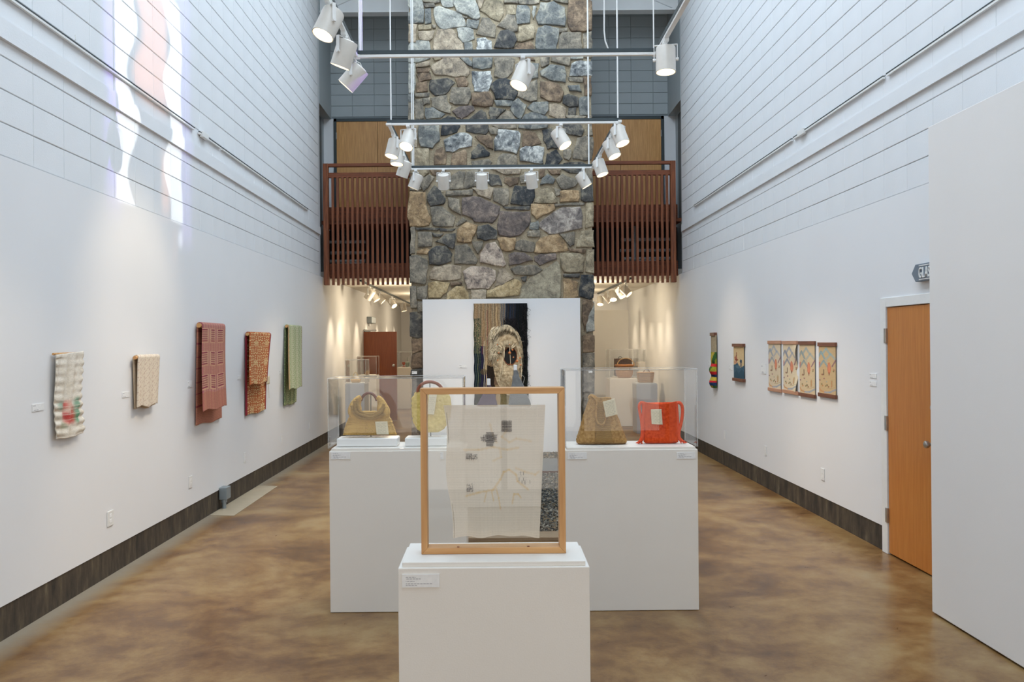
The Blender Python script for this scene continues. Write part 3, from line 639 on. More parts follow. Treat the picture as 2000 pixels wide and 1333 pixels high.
def stone_mat(k):
    a, b, c = (lin(*x, q) for x, q in zip(SC_[k], (.92, .66, 1.08)))
    m, N, K, P = principled('fieldstone_' + {'w': 'pale', 'W': 'marbled', 'G': 'blue_grey', 'd': 'dark', 'k': 'near_black', 'n': 'grey', 'b': 'brown', 'c': 'cream', 't': 'tan', 'o': 'ochre', 'p': 'mauve', 'P': 'mauve_marbled', 'y': 'yellow', 'C': 'pink_marbled', 'T': 'sand'}[k])
    tc = N.new('ShaderNodeTexCoord'); oi = N.new('ShaderNodeObjectInfo'); ml = N.new('ShaderNodeMath'); ml.operation = 'MULTIPLY'; ml.inputs[1].default_value = 60; K.new(oi.outputs['Random'], ml.inputs[0])
    def nz(s, d, ro):
        n = N.new('ShaderNodeTexNoise'); n.noise_dimensions = '4D'; n.inputs['Scale'].default_value = s; n.inputs['Detail'].default_value = d; n.inputs['Roughness'].default_value = ro; n.inputs['Distortion'].default_value = .6
        K.new(tc.outputs['Object'], n.inputs['Vector']); K.new(ml.outputs[0], n.inputs['W']); return n
    big = nz(7, 7, .68); fine = nz(34, 10, .86)
    ct = {'W': .08, 'C': .08, 'P': .1}.get(k, .16)
    r = ramp(N, [(.40 - ct * .5, b), (.5, a), (.5 + ct, c)]); K.new(big.outputs[0], r.inputs[0])
    r2 = ramp(N, [(.34, (.26, .26, .27)), (.43, (.68, .68, .67)), (.51, (1, 1, 1)), (.59, (1.08, 1.06, 1.02)), (.67, (1.6, 1.6, 1.56))]); K.new(fine.outputs[0], r2.inputs[0])
    mx = N.new('ShaderNodeMix'); mx.data_type = 'RGBA'; mx.blend_type = 'MULTIPLY'; mx.inputs[0].default_value = 1; K.new(r.outputs[0], mx.inputs[6]); K.new(r2.outputs[0], mx.inputs[7]); K.new(mx.outputs[2], P.inputs['Base Color'])
    P.inputs['Roughness'].default_value = .8; P.inputs['Specular IOR Level'].default_value = .3
    b1 = N.new('ShaderNodeBump'); b1.inputs['Strength'].default_value = .9; b1.inputs['Distance'].default_value = .03; K.new(big.outputs[0], b1.inputs['Height'])
    b2 = N.new('ShaderNodeBump'); b2.inputs['Strength'].default_value = .8; b2.inputs['Distance'].default_value = .010; K.new(fine.outputs[0], b2.inputs['Height']); K.new(b1.outputs[0], b2.inputs['Normal']); K.new(b2.outputs[0], P.inputs['Normal'])
    return m
SM = {k: stone_mat(k) for k in SC_}
def build_stones():
    off = 0; k = 1 / 5.2632
    for ln in STONES.strip().splitlines():
        if ln[0] == '@': off = float(ln[1:]); continue
        for st in ln.split('|'):
            c, *pts = st.split()
            P = []
            for p in pts:
                x, y = map(float, p.split(','))
                q = at(790 + x * k, (y + off) * k, CY); P.append((q.x, q.z))
            cx = sum(p[0] for p in P) / len(P); cz = sum(p[1] for p in P) / len(P)
            P.sort(key=lambda p: -math.atan2(p[1] - cz, p[0] - cx))
            ring = []
            n = len(P)
            for i in range(n):
                a, b = P[i], P[(i + 1) % n]
                L = math.hypot(b[0] - a[0], b[1] - a[1]); s = 3 if L > .22 else 2 if L > .07 else 1
                for j in range(s):
                    t = j / s; jt = .006 if j else .002
                    ring.append((a[0] + (b[0] - a[0]) * t + random.gauss(0, jt), a[1] + (b[1] - a[1]) * t + random.gauss(0, jt)))
            n = len(ring); pr = random.uniform(.025, .05); tx, tz = random.gauss(0, .03), random.gauss(0, .03)
            V = []; Fc = []
            ex = 1 + .019 / math.sqrt(max(.002, abs(sum(ring[i][0] * ring[(i + 1) % n][1] - ring[(i + 1) % n][0] * ring[i][1] for i in range(n))) / 2))
            for sc, dp in ((ex * 1.0, -.02), (ex * .998, .55), (ex * .978, .9), (ex * .9, 1.0), (.45, 1.06)):
                for x, z in ring:
                    d = dp * pr + (tx * (x - cx) + tz * (z - cz) + random.gauss(0, .0025) if dp > .5 else 0)
                    V.append(((x - cx) * sc, -d, (z - cz) * sc))
            V.append((0, -pr * 1.12, 0))
            for r in range(4):
                for i in range(n): Fc.append((r * n + i, r * n + (i + 1) % n, (r + 1) * n + (i + 1) % n, (r + 1) * n + i))
            for i in range(n): Fc.append((4 * n + i, 4 * n + (i + 1) % n, 5 * n))
            me = bpy.data.meshes.new('stone'); me.from_pydata(V, [], Fc); me.update()
            for p_ in me.polygons: p_.use_smooth = True
            me.materials.append(SM[c])
            o = bpy.data.objects.new('stone', me); COL.objects.link(o); o.parent = ch
            o.location = rel(ch, cx, CY, cz)
build_stones()
# ================================================================ suspended lighting tracks
ZTR = 4.125
TX0, TX1 = -1.105, 1.345
Y1, Y2, Y3 = 7.13, 9.35, 11.77
def track_loop(ya, yb, near, label):
    r = thing('lighting_track', label, 'lighting track', ((TX0 + TX1) / 2, yb, ZTR), 'suspended rectangular lighting tracks')
    def bar(n, x0, x1, y0, y1):
        part_box(n, r, x0, x1, y0, y1, ZTR - .022, ZTR, M_white, .002)
        part_box(n + '_spine', r, x0 - .002, x1 + .002, y0 - .002, y1 + .002, ZTR + .0005, ZTR + .032, M_dark)
    h = .0175
    bar('cross_bar', TX0 + h, TX1 - h, yb - h, yb + h)
    bar('cross_bar', TX0 + h, TX1 - h, ya - h, ya + h)
    for x in (TX0, TX1): bar('side_bar', x - h, x + h, ya - h, yb + h)
    for x in (TX0, TX1):
        for y in (ya, yb):
            part_box('corner_joint', r, x - .03, x + .03, y - .03, y + .03, ZTR - .026, ZTR - .002, M_white, .003)
    return r
t1 = track_loop(4.69, Y1, True, 'rectangular white lighting track hung nearest the viewer, five lamps on it')
t2 = track_loop(Y2, Y3, False, 'rectangular white lighting track hung farther back, in front of the stone chimney')
def hanger(tr_, x, y, rad=.0055, name='suspension_wire'):
    o = MB().tube([(0, 0, .03), (0, 0, 8.29 - ZTR)], rad, 6).build(name, M_white, tr_); o.location = rel(tr_, x, y, ZTR)
hanger(t1, at(702.5, 60, Y1).x, Y1, .012, 'feed_conduit'); hanger(t1, at(706.5, 60, Y1).x, Y1)
hanger(t1, at(1276.5, 60, Y1).x, Y1)
hanger(t1, TX0, 4.69); hanger(t1, TX1, 4.69)
hanger(t2, at(763, 150, Y2).x, Y2, .008); hanger(t2, at(1206, 150, Y2).x, Y2, .008)
hanger(t2, at(804.5, 250, Y3).x, Y3, .008); hanger(t2, at(807.5, 250, Y3).x, Y3, .008); hanger(t2, at(1149.5, 250, Y3).x, Y3, .01)
cw_ = [at(u, v, Y1) for u, v in ((1180, -60), (1180, 20), (1180, 60), (1182, 80), (1188, 96), (1190, 100))]
cw_ = [Vector((p.x, p.y, p.z)) for p in cw_]; cw_.insert(0, Vector((cw_[0].x, Y1, 8.29)))
o = MB().tube([p - Vector(t1.location) for p in cw_], .006, 6).build('power_cable', M_white, t1, smooth=True)

# ---- track head: adapter, yoke, body with reflector and glowing lens
RB, LB = .076, .200
body_me = MB().lathe([(.0, .105), (RB * .55, .105), (RB * .62, .1), (RB * .95, .096), (RB, .088), (RB, -.092), (RB + .002, -.1), (RB - .004, -.1), (RB - .005, -.09)], 28).mesh('housing', True); body_me.materials.append(M_lamp)
refl_me = MB().lathe([(RB - .005, -.097), (RB - .012, -.07), (RB * .62, -.035), (RB * .60, -.03)], 28).mesh('reflector', True); refl_me.materials.append(M_cream)
lens_me = MB().lathe([(0, -.036), (RB * .3, -.040), (RB * .61, -.034)], 24).mesh('bulb', True); lens_me.materials.append(M_glow)
ad_me = MB().box(-.018, .018, -.045, .045, -.046, -.0225).tube([(0, 0, -.044), (0, 0, -.075)], .013, 10).mesh('track_adapter'); ad_me.materials.append(M_white)
yk = MB(); wY = RB + .012
for a, b in (((-wY, -.066), (wY, -.066)),): yk.box(a[0], b[0], -.012, .012, -.069, -.063)
for s in (-1, 1):
    yk.box(s * wY - .003, s * wY + .003, -.012, .012, -.19, -.064)
    yk.tube([(s * (RB - .002), 0, -.178), (s * (wY + .010), 0, -.178)], .012, 10)
yk_me = yk.mesh('yoke'); yk_me.materials.append(M_white)
PIV = Vector((0, 0, -.178))
def lamp(u, v, du, dv, c, Y=None, X=None, z=ZTR, label='', group='lamps on the suspended tracks', power=84, name='track_spotlight', scale=1.0, cone=60):
    """u, v: where the head hangs in the photo, on a bar at depth Y or on a side bar at X; du, dv, c: which way it points"""
    a, b = tr(u, v)
    if X is not None: yy = X * F / a
    else: yy = Y; X = a * Y / F
    loc = Vector((X, yy, z))
    t = (Vector((0, 0, H)) - (loc + PIV)).normalized()
    right = t.cross(Vector((0, 0, -1))).normalized() * -1
    right = Vector((0, 0, 1)).cross(t).normalized()
    if right.x < 0: right = -right
    up = t.cross(right).normalized()
    if up.z < 0: up = -up
    n = math.hypot(du, dv)
    d = (right * (du / n) - up * (dv / n)) * math.sqrt(1 - c * c) + t * c
    az = math.atan2(d.y, d.x) + PI / 2                       # local -Y points where the lamp leans
    r = thing(name, label, 'spotlight', loc, group, az)
    r.scale = (scale,) * 3
    bpy.context.view_layer.update()
    k = math.atan2(math.hypot(d.x, d.y), -d.z)               # tilt from straight down
    for nm, me, hier in (('track_adapter', ad_me, 0), ('yoke', yk_me, 0)):
        o = bpy.data.objects.new(nm, me); COL.objects.link(o); o.parent = r
        if nm == 'track_adapter': o.rotation_euler = (0, 0, -az)
    h = bpy.data.objects.new('housing', body_me); COL.objects.link(h); h.parent = r; h.location = PIV; h.rotation_euler = (-k, 0, 0)
    for nm, me in (('reflector', refl_me), ('bulb', lens_me)):
        o = bpy.data.objects.new(nm, me); COL.objects.link(o); o.parent = h
    # power lead looping from adapter to the back cap
    top = Matrix.Rotation(-k, 4, 'X') @ Vector((0, 0, .105)) + PIV
    cb = MB().tube([(0, .01, -.05), (.03, .03, -.06), ((top.x + .03) * .8, top.y * .6 + .02, (top.z - .05) / 2), top], .004, 5).build('power_lead', M_white, r, smooth=True)
    bpy.context.view_layer.update()
    p = loc + scale * PIV + d * (.105 * scale)
    L = light('SPOT', 'lamp_beam', p, d, power, (1.0, .80, .56), spot_size=math.radians(cone), spot_blend=.9, shadow_soft_size=.035)
    return r
G1, G2 = 'white lamps on the nearer track', 'white lamps on the farther track'
lamp(641, -14, -.45, .9, .48, X=TX0, label='large white cylinder spotlight at the top left, nearest lamp, glowing mouth seen', group=G1)
lamp(672, 63, -.32, .95, .10, X=TX0, label='white cylinder spotlight pointing down on the left arm of the nearer track', group=G1)
lamp(690, 101, -.66, .76, .06, Y=Y1, label='white cylinder spotlight tilted steeply left at the near track corner', group=G1)
lamp(1021, 104, -.42, .9, .50, Y=Y1, label='white cylinder spotlight near the middle of the nearer cross bar', group=G1)
lamp(1300, 92, .0, 1, .36, X=TX1, label='white cylinder spotlight hanging straight down at the right near corner', group=G1)
lamp(797, 242, -.25, .75, .62, Y=Y2, label='white spotlight facing the viewer at the left of the second cross bar', group=G2)
lamp(1095, 242, .5, .8, .42, Y=Y2, label='white spotlight tilted right near the right of the second cross bar', group=G2)
lamp(768, 255, -.25, 1, .34, X=TX0, label='frontmost white spotlight on the left arm of the farther track', group=G2)
lamp(776, 272, -.1, 1, .34, X=TX0, label='white spotlight half hidden behind the front one on the left arm', group=G2)
lamp(789, 299, -.32, .95, -.04, X=TX0, label='third white spotlight back on the left arm of the farther track', group=G2)
lamp(812, 328, -.38, .9, .03, Y=Y3, label='white spotlight at the far left corner of the farther track', group=G2)
lamp(866, 329, .03, 1, -.36, Y=Y3, label='white spotlight seen from behind, leftmost on the far cross bar before the stones', group=G2)
lamp(941, 329, .0, 1, -.28, Y=Y3, label='shorter white spotlight seen from behind, middle of the far cross bar', group=G2)
lamp(1038, 329, .12, 1, -.28, Y=Y3, label='white spotlight seen from behind, right of the middle on the far cross bar', group=G2)
lamp(1139, 328, .5, .85, .10, Y=Y3, label='white spotlight tilted right at the right end of the far cross bar', group=G2)
lamp(1210, 248, .35, .9, .42, X=TX1, label='frontmost white spotlight on the right arm of the farther track', group=G2)
lamp(1194, 275, .4, .9, .38, X=TX1, label='middle white spotlight on the right arm of the farther track', group=G2)
lamp(1172, 304, .32, .95, .32, X=TX1, label='rear white spotlight on the right arm of the farther track', group=G2)

# ---- tracks and lamps under the low ceilings
for side, X, ya, yb in (('left', -2.42, 15.9, 26), ('right', 2.5, 15.9, 20.95)):
    r = thing('ceiling_track', 'thin lighting track fixed under the low ceiling of the %s back room' % side, 'lighting track', (X, ya, ZT))
    part_box('track_bar', r, X - .02, X + .02, ya, yb, ZT - .03, ZT - .002, M_dark)
GB = 'lamps in the back rooms'
bl = [(722, 561, -.5, .8, -.2, 'first'), (731, 564, .5, .8, .2, 'second'), (742, 568, .6, .6, .12, 'third'), (766, 578, .5, .7, .5, 'fourth'), (788, 590, .2, 1, .12, 'fifth')]
for i, (u, v, du, dv, c, n_) in enumerate(bl):
    lamp(u, v, du, dv, c, X=-2.42, z=ZT - .03, group=GB, label='small lamp %s from the left under the low ceiling at left' % n_, power=12, cone=60)
br = [(1222, 556, .6, .6, .3, 'right end'), (1212, 561, .5, .8, .35, 'next to the right end'), (1197, 570, .1, 1, .55, 'large middle'), (1187, 574, .5, .6, .1, 'left of the middle'), (1172, 583, 0, 1, .5, 'nearest the chimney')]
for i, (u, v, du, dv, c, n_) in enumerate(br):
    lamp(u, v, du, dv, c, X=2.5, z=ZT - .03, group=GB, label='small glowing lamp, %s, under the low right ceiling' % n_, power=12, cone=60)
# wall washing beams of those tracks (scallops on the side walls)
for y in (15.9, 16.8, 17.8, 18.9, 20.4, 22.2, 24.2, 26):
    light('SPOT', 'wall_wash_beam', (-2.42, y, 2.78), (-.34, 0, -1), 75, (1.0, .82, .58), spot_size=math.radians(58), spot_blend=.9, shadow_soft_size=.03)
for y in (16.2, 17.1, 18.0, 19.0, 20.1):
    light('SPOT', 'wall_wash_beam', (2.6, y, 2.78), (.36, 0, -1), 42, (1.0, .82, .58), spot_size=math.radians(58), spot_blend=.9, shadow_soft_size=.03)
for x, y in ((-1.9, 17), (-1.7, 20.5), (-1.6, 24.5), (2.0, 17), (1.9, 19.6)):
    light('POINT', 'back_room_fill', (x, y, 2.45), (0, 0, -1), 34, (1.0, .84, .60), shadow_soft_size=.12)  # added fill points that lift the low ceiling, no fixtures of their own
for x, y, dx_ in ((TX0, 5.0, -1), (TX0, 5.5, -1)):      # lamps of the nearer track that hang above the frame
    light('SPOT', 'lamp_beam', (x, y, ZTR - .25), (dx_ * .9, -.9, -1.1), 50, (1.0, .80, .56), spot_size=math.radians(66), spot_blend=.95, shadow_soft_size=.04)

# ================================================================ pedestals and acrylic cases
def pedestal(x0, x1, y0, y1, zt, label, group=None, m=None, lip=.016, name='pedestal', zb=.002):
    p = thing(name, label, 'pedestal', ((x0 + x1) / 2, y0, 0), group)
    m = m or M_ped
    part_box('plinth_box', p, x0, x1, y0, y1, zb, zt - lip, m, .003)
    part_box('top_plate', p, x0 + .012, x1 - .012, y0 + .012, y1 - .012, zt - lip - .001, zt, m, .003)
    return p
def case(x0, x1, y0, y1, z0, z1, label, group=None, t=.006, name='display_case'):
    c = thing(name, label, 'display case', ((x0 + x1) / 2, y0, z0), group)
    part_box('front_panel', c, x0, x1, y0, y0 + t, z0, z1 - t, M_acrylic)
    part_box('back_panel', c, x0, x1, y1 - t, y1, z0, z1 - t, M_acrylic)
    part_box('side_panel', c, x0, x0 + t, y0 + t, y1 - t, z0, z1 - t, M_acrylic)
    part_box('side_panel', c, x1 - t, x1, y0 + t, y1 - t, z0, z1 - t, M_acrylic)
    part_box('top_panel', c, x0, x1, y0, y1, z1 - t, z1, M_acrylic)
    e = MB(); q = .0022 if y0 < 10 else .004
    for a in (x0, x1):
        for b in (y0, y1): e.box(a - q, a + q, b - q, b + q, z0 + .001, z1)
    for b in (y0, y1): e.box(x0, x1, b - q, b + q, z1 - q, z1 + q)
    for a in (x0, x1): e.box(a - q, a + q, y0, y1, z1 - q, z1 + q)
    me = e.mesh('edge'); me.transform(Matrix.Translation(-Vector(c.location)))
    link('edges', me, M_edge, c)
    return c
ZP = 1.066
pedestal(-.315, .301, 2.81, 3.105, ZP, 'white pedestal nearest the viewer carrying the wooden frame')
pedestal(-1.092, -.192, 5.755, 6.15, 1.08, 'wide white pedestal at left in the middle row under two bags', 'wide white pedestals')
pedestal(.461, 1.332, 5.745, 6.13, 1.075, 'wide white pedestal at right in the middle row under tan and red bags', 'wide white pedestals')
pedestal(-.36, .47, 9.13, 9.55, 1.09, 'white pedestal farther back behind the framed cloth', 'wide white pedestals', zb=.053)
cl = at(640, 740, 5.755); case(-1.098, -.205, 5.76, 6.145, 1.081, at(645, 740, 5.76).z, 'clear acrylic case over the two yellow bags at left', 'clear acrylic cases')
case(.463, 1.332, 5.75, 6.125, 1.076, at(1200, 722.5, 5.75).z, 'clear acrylic case over the tan and red bags at right', 'clear acrylic cases')

# ---------------------------------------------------------------- label cards
def text_lines(w_, h_, n, base=(.86, .86, .85), ink=(.45, .45, .47), first=.2):
    p = Pic(w_, h_, base)
    for i in range(n):
        y = first + (1 - first - .15) * i / max(1, n - 1) if n > 1 else .4
        L = (.28, .40, .24, .72, .32)[i % 5]
        row = int(y * h_)
        for j in range(int(.1 * w_), int((.1 + L) * w_)):
            if (j * 7 + i * 3) % 5: p.a[row, j] = ink
    return p.a
def card_y(name, x0, x1, y, z0, z1, label, n=4, group='museum labels', w_=36, h_=14):
    """card on a face that looks towards -Y"""
    c = thing(name, label, 'label', ((x0 + x1) / 2, y, (z0 + z1) / 2), group)
    part_box('card', c, x0, x1, y - .004, y - .0004, z0, z1, M_card)
    sheet('printing', text_lines(w_, h_, n), lambda s, t: (x0 + (x1 - x0) * s, y - .0046, z1 + (z0 - z1) * t), M_print, c, 0)
def card_x(name, X, s_, ya, yb, z0, z1, label, n=3, group='museum labels', w_=18, h_=10):
    """card on a side wall; ya is the end seen at left"""
    c = thing(name, label, 'label', (X, (ya + yb) / 2, (z0 + z1) / 2), group)
    part_box('card', c, X - s_ * .0004, X - s_ * .004, ya, yb, z0, z1, M_card)
    sheet('printing', text_lines(w_, h_, n), lambda s, t: (X - s_ * .0046, ya + (yb - ya) * s, z1 + (z0 - z1) * t), M_print, c, 0)
def cardpx_y(u0, v0, u1, v1, Y, label, n=4, **k):
    a, b = at(u0, (v0 + v1) / 2, Y), at(u1, (v0 + v1) / 2, Y); zt = at((u0 + u1) / 2, v0, Y).z; zb_ = at((u0 + u1) / 2, v1, Y).z
    card_y('label_card', a.x, b.x, Y, zb_, zt, label, n, **k)
cardpx_y(785.5, 1122, 858.5, 1147.5, 2.81, 'white printed label on the front of the nearest pedestal', 5, w_=60, h_=16)
cardpx_y(647, 884, 684.5, 897.5, 5.755, 'white printed label at the left end of the left wide pedestal', 5)
cardpx_y(1109, 885, 1146, 897.5, 5.745, 'white printed label below the tan bag on the right wide pedestal', 5)
cardpx_y(1321.5, 884, 1358, 896.5, 5.745, 'white printed label below the red bag on the right wide pedestal', 5)
cardpx_y(860, 884, 866, 897.5, 5.755, 'white printed label at the right end of the left wide pedestal', 2)

# ================================================================ framed cloth on the nearest pedestal
fr = thing('picture_frame', 'square beech frame standing upright on the nearest pedestal, glazed both sides', 'frame', (-.008, 2.95, ZP))
fx0, fx1, fz1 = -.249, .2345, 1.6215; fy0, fy1 = 2.923, 2.988; st = .0205
def mitre(name, pts, m):
    """frame member: pts are its outline in x, z"""
    v = [(x, y, z) for y in (fy0, fy1) for x, z in pts]
    o = MB().add([rel(fr, *p) for p in v], [(0, 1, 2, 3), (7, 6, 5, 4)] + [(i, 4 + i, 4 + (i + 1) % 4, (i + 1) % 4) for i in range(4)]).build(name, m, fr, bevel=.0012)
z0f = ZP + .0005
mitre('bottom_rail', [(fx0, z0f), (fx1, z0f), (fx1 - st, z0f + st), (fx0 + st, z0f + st)], M_frameX)
mitre('top_rail', [(fx0, fz1), (fx0 + st, fz1 - st), (fx1 - st, fz1 - st), (fx1, fz1)], M_frameX)
mitre('stile', [(fx0, z0f), (fx0 + st, z0f + st), (fx0 + st, fz1 - st), (fx0, fz1)], M_frame)
mitre('stile', [(fx1, z0f), (fx1, fz1), (fx1 - st, fz1 - st), (fx1 - st, z0f + st)], M_frame)
for y in (2.9405, 2.972): part_box('glass_pane', fr, fx0 + st, fx1 - st, y, y + .0025, z0f + st, fz1 - st, M_glass)
dw = MB()
for u in (895, 1032): dw.tube([rel(fr, at(u, 1070, 2.93).x, 2.933, z0f + st - .002), rel(fr, at(u, 1070, 2.93).x, 2.933, z0f + st + .003)], .004, 8)
dw.build('dowel', M_cherry, fr)
# cloth: translucent linen with stains and darned patches
lc = Pic(120, 150, lin(236, 227, 212))
lc.a *= 1 + .05 * np.sin(lc.Y[:, :, None] * 330) * .5 + .03 * (rng.random((150, 1, 1)) - .5) + .04 * (rng.random((1, 120, 1)) - .5)
yl = lin(232, 196, 126)
def lp(u, v):   # crop pixel (x 2.776) -> cloth coordinates
    return (u - 300) / 540, (v - 198) / 715
def stain(pts, wd, k): lc.line([lp(*p) for p in pts], wd, yl, k, asp=1.3)
for k_, w_ in ((.24, .015), (.36, .007)):
    stain([(400, 690), (470, 672), (560, 655), (600, 600), (620, 560), (650, 548), (690, 575), (700, 610), (760, 655)], w_, k_)
    stain([(575, 650), (590, 700), (600, 760)], w_ * .7, k_); stain([(520, 665), (505, 720)], w_ * .7, k_); stain([(548, 660), (560, 715)], w_ * .7, k_)
    stain([(670, 730), (680, 680), (705, 680), (720, 700)], w_ * .8, k_)
    stain([(400, 440), (480, 440), (560, 425), (640, 440), (700, 430)], w_, k_ * .8); stain([(545, 300), (560, 360), (580, 400)], w_, k_ * .6)
    stain([(640, 330), (610, 370), (650, 400), (690, 380), (770, 395)], w_, k_ * .6); stain([(600, 440), (605, 480), (560, 500)], w_, k_ * .6)
    stain([(690, 540), (740, 560), (800, 575), (820, 560)], w_, k_ * .7)
bk = lin(70, 58, 62)
def darn(x0, y0, x1, y1, dens=.5, k=.85):
    k *= .3
    a = lp(x0, y0); b = lp(x1, y1)
    for j in range(int(a[1] * 150), int(b[1] * 150)):
        for i in range(int(a[0] * 120), int(b[0] * 120)):
            if (j % 2 == 0 or i % 2 == 0) and rng.random() < dens and 0 <= i < 120: lc.a[j, i] = lc.a[j, i] * (1 - k) + np.array(bk) * k
darn(612, 286, 660, 342, .6, .8); darn(532, 348, 562, 418, .8, .95); darn(505, 365, 580, 395, .6, .8); darn(418, 462, 475, 496, .35, .7); darn(420, 625, 452, 668, .35, .6); darn(488, 605, 550, 622, .3, .5); darn(704, 560, 760, 625, .22, .45)
def lpos(s, t):
    TL, TR, BR, BL = at(866, 792, 2.957), at(1065, 791, 2.957), at(1053.5, 1050, 2.957), at(883, 1050, 2.957)
    yv = TL.lerp(TR, s).lerp(BL.lerp(BR, s), t)
    if s < .02: yv.x += .006 * math.sin(t * 9)
    wv = .007 * math.exp(-((s - .62) / .16) ** 2) - .003 * math.cos(s * 19)
    yv.z += wv * max(0, t - .9) * 10
    yv.y += .003 * math.sin(s * 9) * t
    return yv
M_linen = painted('translucent_linen', .95, .3, (500, 500, 500), alpha=.80)
ln = sheet('linen_cloth', lc.a, lpos, M_linen, None, 0)
tag(ln, 'translucent off-white linen cloth with yellow stains and darned patches inside the frame', 'textile')
th = MB()
for x0, y0, x1, y1, nn, kp in ((612, 286, 662, 342, 9, .9), (528, 350, 566, 420, 8, .95), (500, 362, 582, 396, 8, .7), (418, 464, 476, 498, 7, .45), (422, 628, 452, 668, 6, .5), (704, 562, 762, 625, 8, .25)):
    for i in range(nn):
        for hv in (0, 1):
            if hv == 0 and y0 == 562: continue
            f_ = (i + random.uniform(-.2, .2)) / (nn - 1)
            for sgm in range(4):
                if random.random() > kp: continue
                a_, b_ = sgm / 4 - .06 * random.random(), (sgm + 1) / 4 + .08 * random.random()
                P_ = [(x0 + (x1 - x0) * t_, y0 + (y1 - y0) * f_) if hv == 0 else (x0 + (x1 - x0) * f_, y0 + (y1 - y0) * t_) for t_ in (a_, b_)]
                Q_ = [at(760 + x / 2.776, 720 + y / 2.776, 2.9545) for x, y in P_]
                th.tube([rel(ln, *q) for q in Q_], .00075, 4)
th.build('darning_threads', mat('dark_darning_yarn', lin(52, 40, 44), .9, .2, 40), ln)

# ================================================================ handbags
def soft_body(outline_l, outline_r, z0, z1, yc, thick, nz=26, na=20, name='body', m=None, parent=None, top_pinch=.35, pw=.55, wob=.002, zfun=None):
    """bag shape: at every height its left and right edge; flat oval sections, pinched towards the top"""
    vs = []; fs = []
    for j in range(nz + 1):
        t = j / nz; z = z0 + (z1 - z0) * t
        xl, xr = np.interp(t, *outline_l), np.interp(t, *outline_r)
        cx, hw = (xl + xr) / 2, (xr - xl) / 2
        th = thick * (1 - (1 - top_pinch) * t) * (min(1, t * 9 + .55))
        for i in range(na):
            a = 2 * PI * i / na
            ca, sa = math.cos(a), math.sin(a)
            x = cx + hw * math.copysign(abs(ca) ** .7, ca) + random.gauss(0, wob)
            y = yc + th * math.copysign(abs(sa) ** pw, sa) + random.gauss(0, wob)
            zz = z + (zfun(x, t) if zfun else 0)
            vs.append((x, y, zz))
    for j in range(nz):
        for i in range(na): fs.append((j * na + i, j * na + (i + 1) % na, (j + 1) * na + (i + 1) % na, (j + 1) * na + i))
    fs.append(tuple(reversed(range(na)))); fs.append(tuple(nz * na + i for i in range(na)))
    vs = [rel(parent, *v) for v in vs] if parent else vs
    return MB().add(vs, fs).build(name, m, parent, smooth=True)
def tubep(parent, name, pts, r, m, n=10):
    return MB().tube([rel(parent, *p) for p in pts], r, n).build(name, m, parent, smooth=True)
def crv(pts, n=6):
    """Catmull-Rom through the points"""
    P = [Vector(p) for p in pts]; P = [2 * P[0] - P[1]] + P + [2 * P[-1] - P[-2]]; out = []
    for i in range(1, len(P) - 2):
        for k in range(n):
            t = k / n; a, b, c, d = P[i - 1:i + 3]
            out.append(.5 * ((2 * b) + (c - a) * t + (2 * a - 5 * b + 4 * c - d) * t * t + (3 * b - a - 3 * c + d) * t ** 3))
    return out + [P[-2]]
M_crochet = cloth_mat('mustard_crochet', lin(206, 166, 96), lin(134, 98, 46), 130, 'crochet')
M_cable = cloth_mat('mustard_cable_knit', lin(214, 176, 108), lin(154, 116, 62), 60, 'ribs', dist=.005)
M_yellow = cloth_mat('yellow_wool', lin(224, 200, 124), lin(198, 172, 92), 60, 'noise')
M_tan = cloth_mat('tan_knit', lin(186, 148, 94), lin(146, 108, 62), 60, 'noise')
M_tanr = cloth_mat('tan_ribbed_knit', lin(188, 150, 96), lin(150, 114, 68), 46, 'ribs')
M_red = cloth_mat('orange_red_wool', lin(226, 88, 40), lin(196, 62, 20), 60, 'noise')
M_redk = cloth_mat('orange_red_braid', lin(226, 88, 52), lin(150, 40, 24), 70, 'crochet')
M_ring = mat('dark_wood_ring', lin(104, 50, 34), .3, .2, 20)
M_block_w = mat('white_mount_block', (.86, .86, .85), .25, .01, 10)
M_paper = mat('cream_paper', lin(222, 212, 184), .8, .03, 40)
M_tagp = painted('handwritten_tag', .8, 0, (80, 80, 80))
def paper_tag(parent, corners, y, name='paper_tag'):
    """corners in photo pixels tl, tr, br, bl"""
    c = [at(u, v, y) for u, v in corners]
    p = Pic(14, 20, lin(224, 214, 186))
    for j in range(3, 18, 2):
        for i in range(2, 12):
            if (i * 5 + j) % 4: p.a[j, i] = lin(204, 194, 168)
    sheet(name, p.a, lambda s, t: c[0].lerp(c[1], s).lerp(c[3].lerp(c[2], s), t), M_tagp, parent, .0012)
def uvp(x, y): return 620 + x / 6.06, 700 + y / 6.06
YBG = 5.95
# mustard crochet bag
b1 = thing('mustard_crochet_bag', 'mustard crocheted handbag with a round dark wooden ring handle, in the left case', 'handbag', (at(722, 850, YBG).x, YBG, 1.08 + .05))
zs = lambda y: at(*uvp(620, y), YBG).z
xs = lambda x, y=700: at(*uvp(x, y), YBG).x
zb_, zt_ = zs(908), zs(628)
soft_body(([0, .25, .6, 1], [xs(302), xs(315), xs(352), xs(400)]), ([0, .25, .6, 1], [xs(938), xs(918), xs(880), xs(830)]), zb_, zt_, YBG, .045, name='body', m=M_crochet, parent=b1, top_pinch=.7)
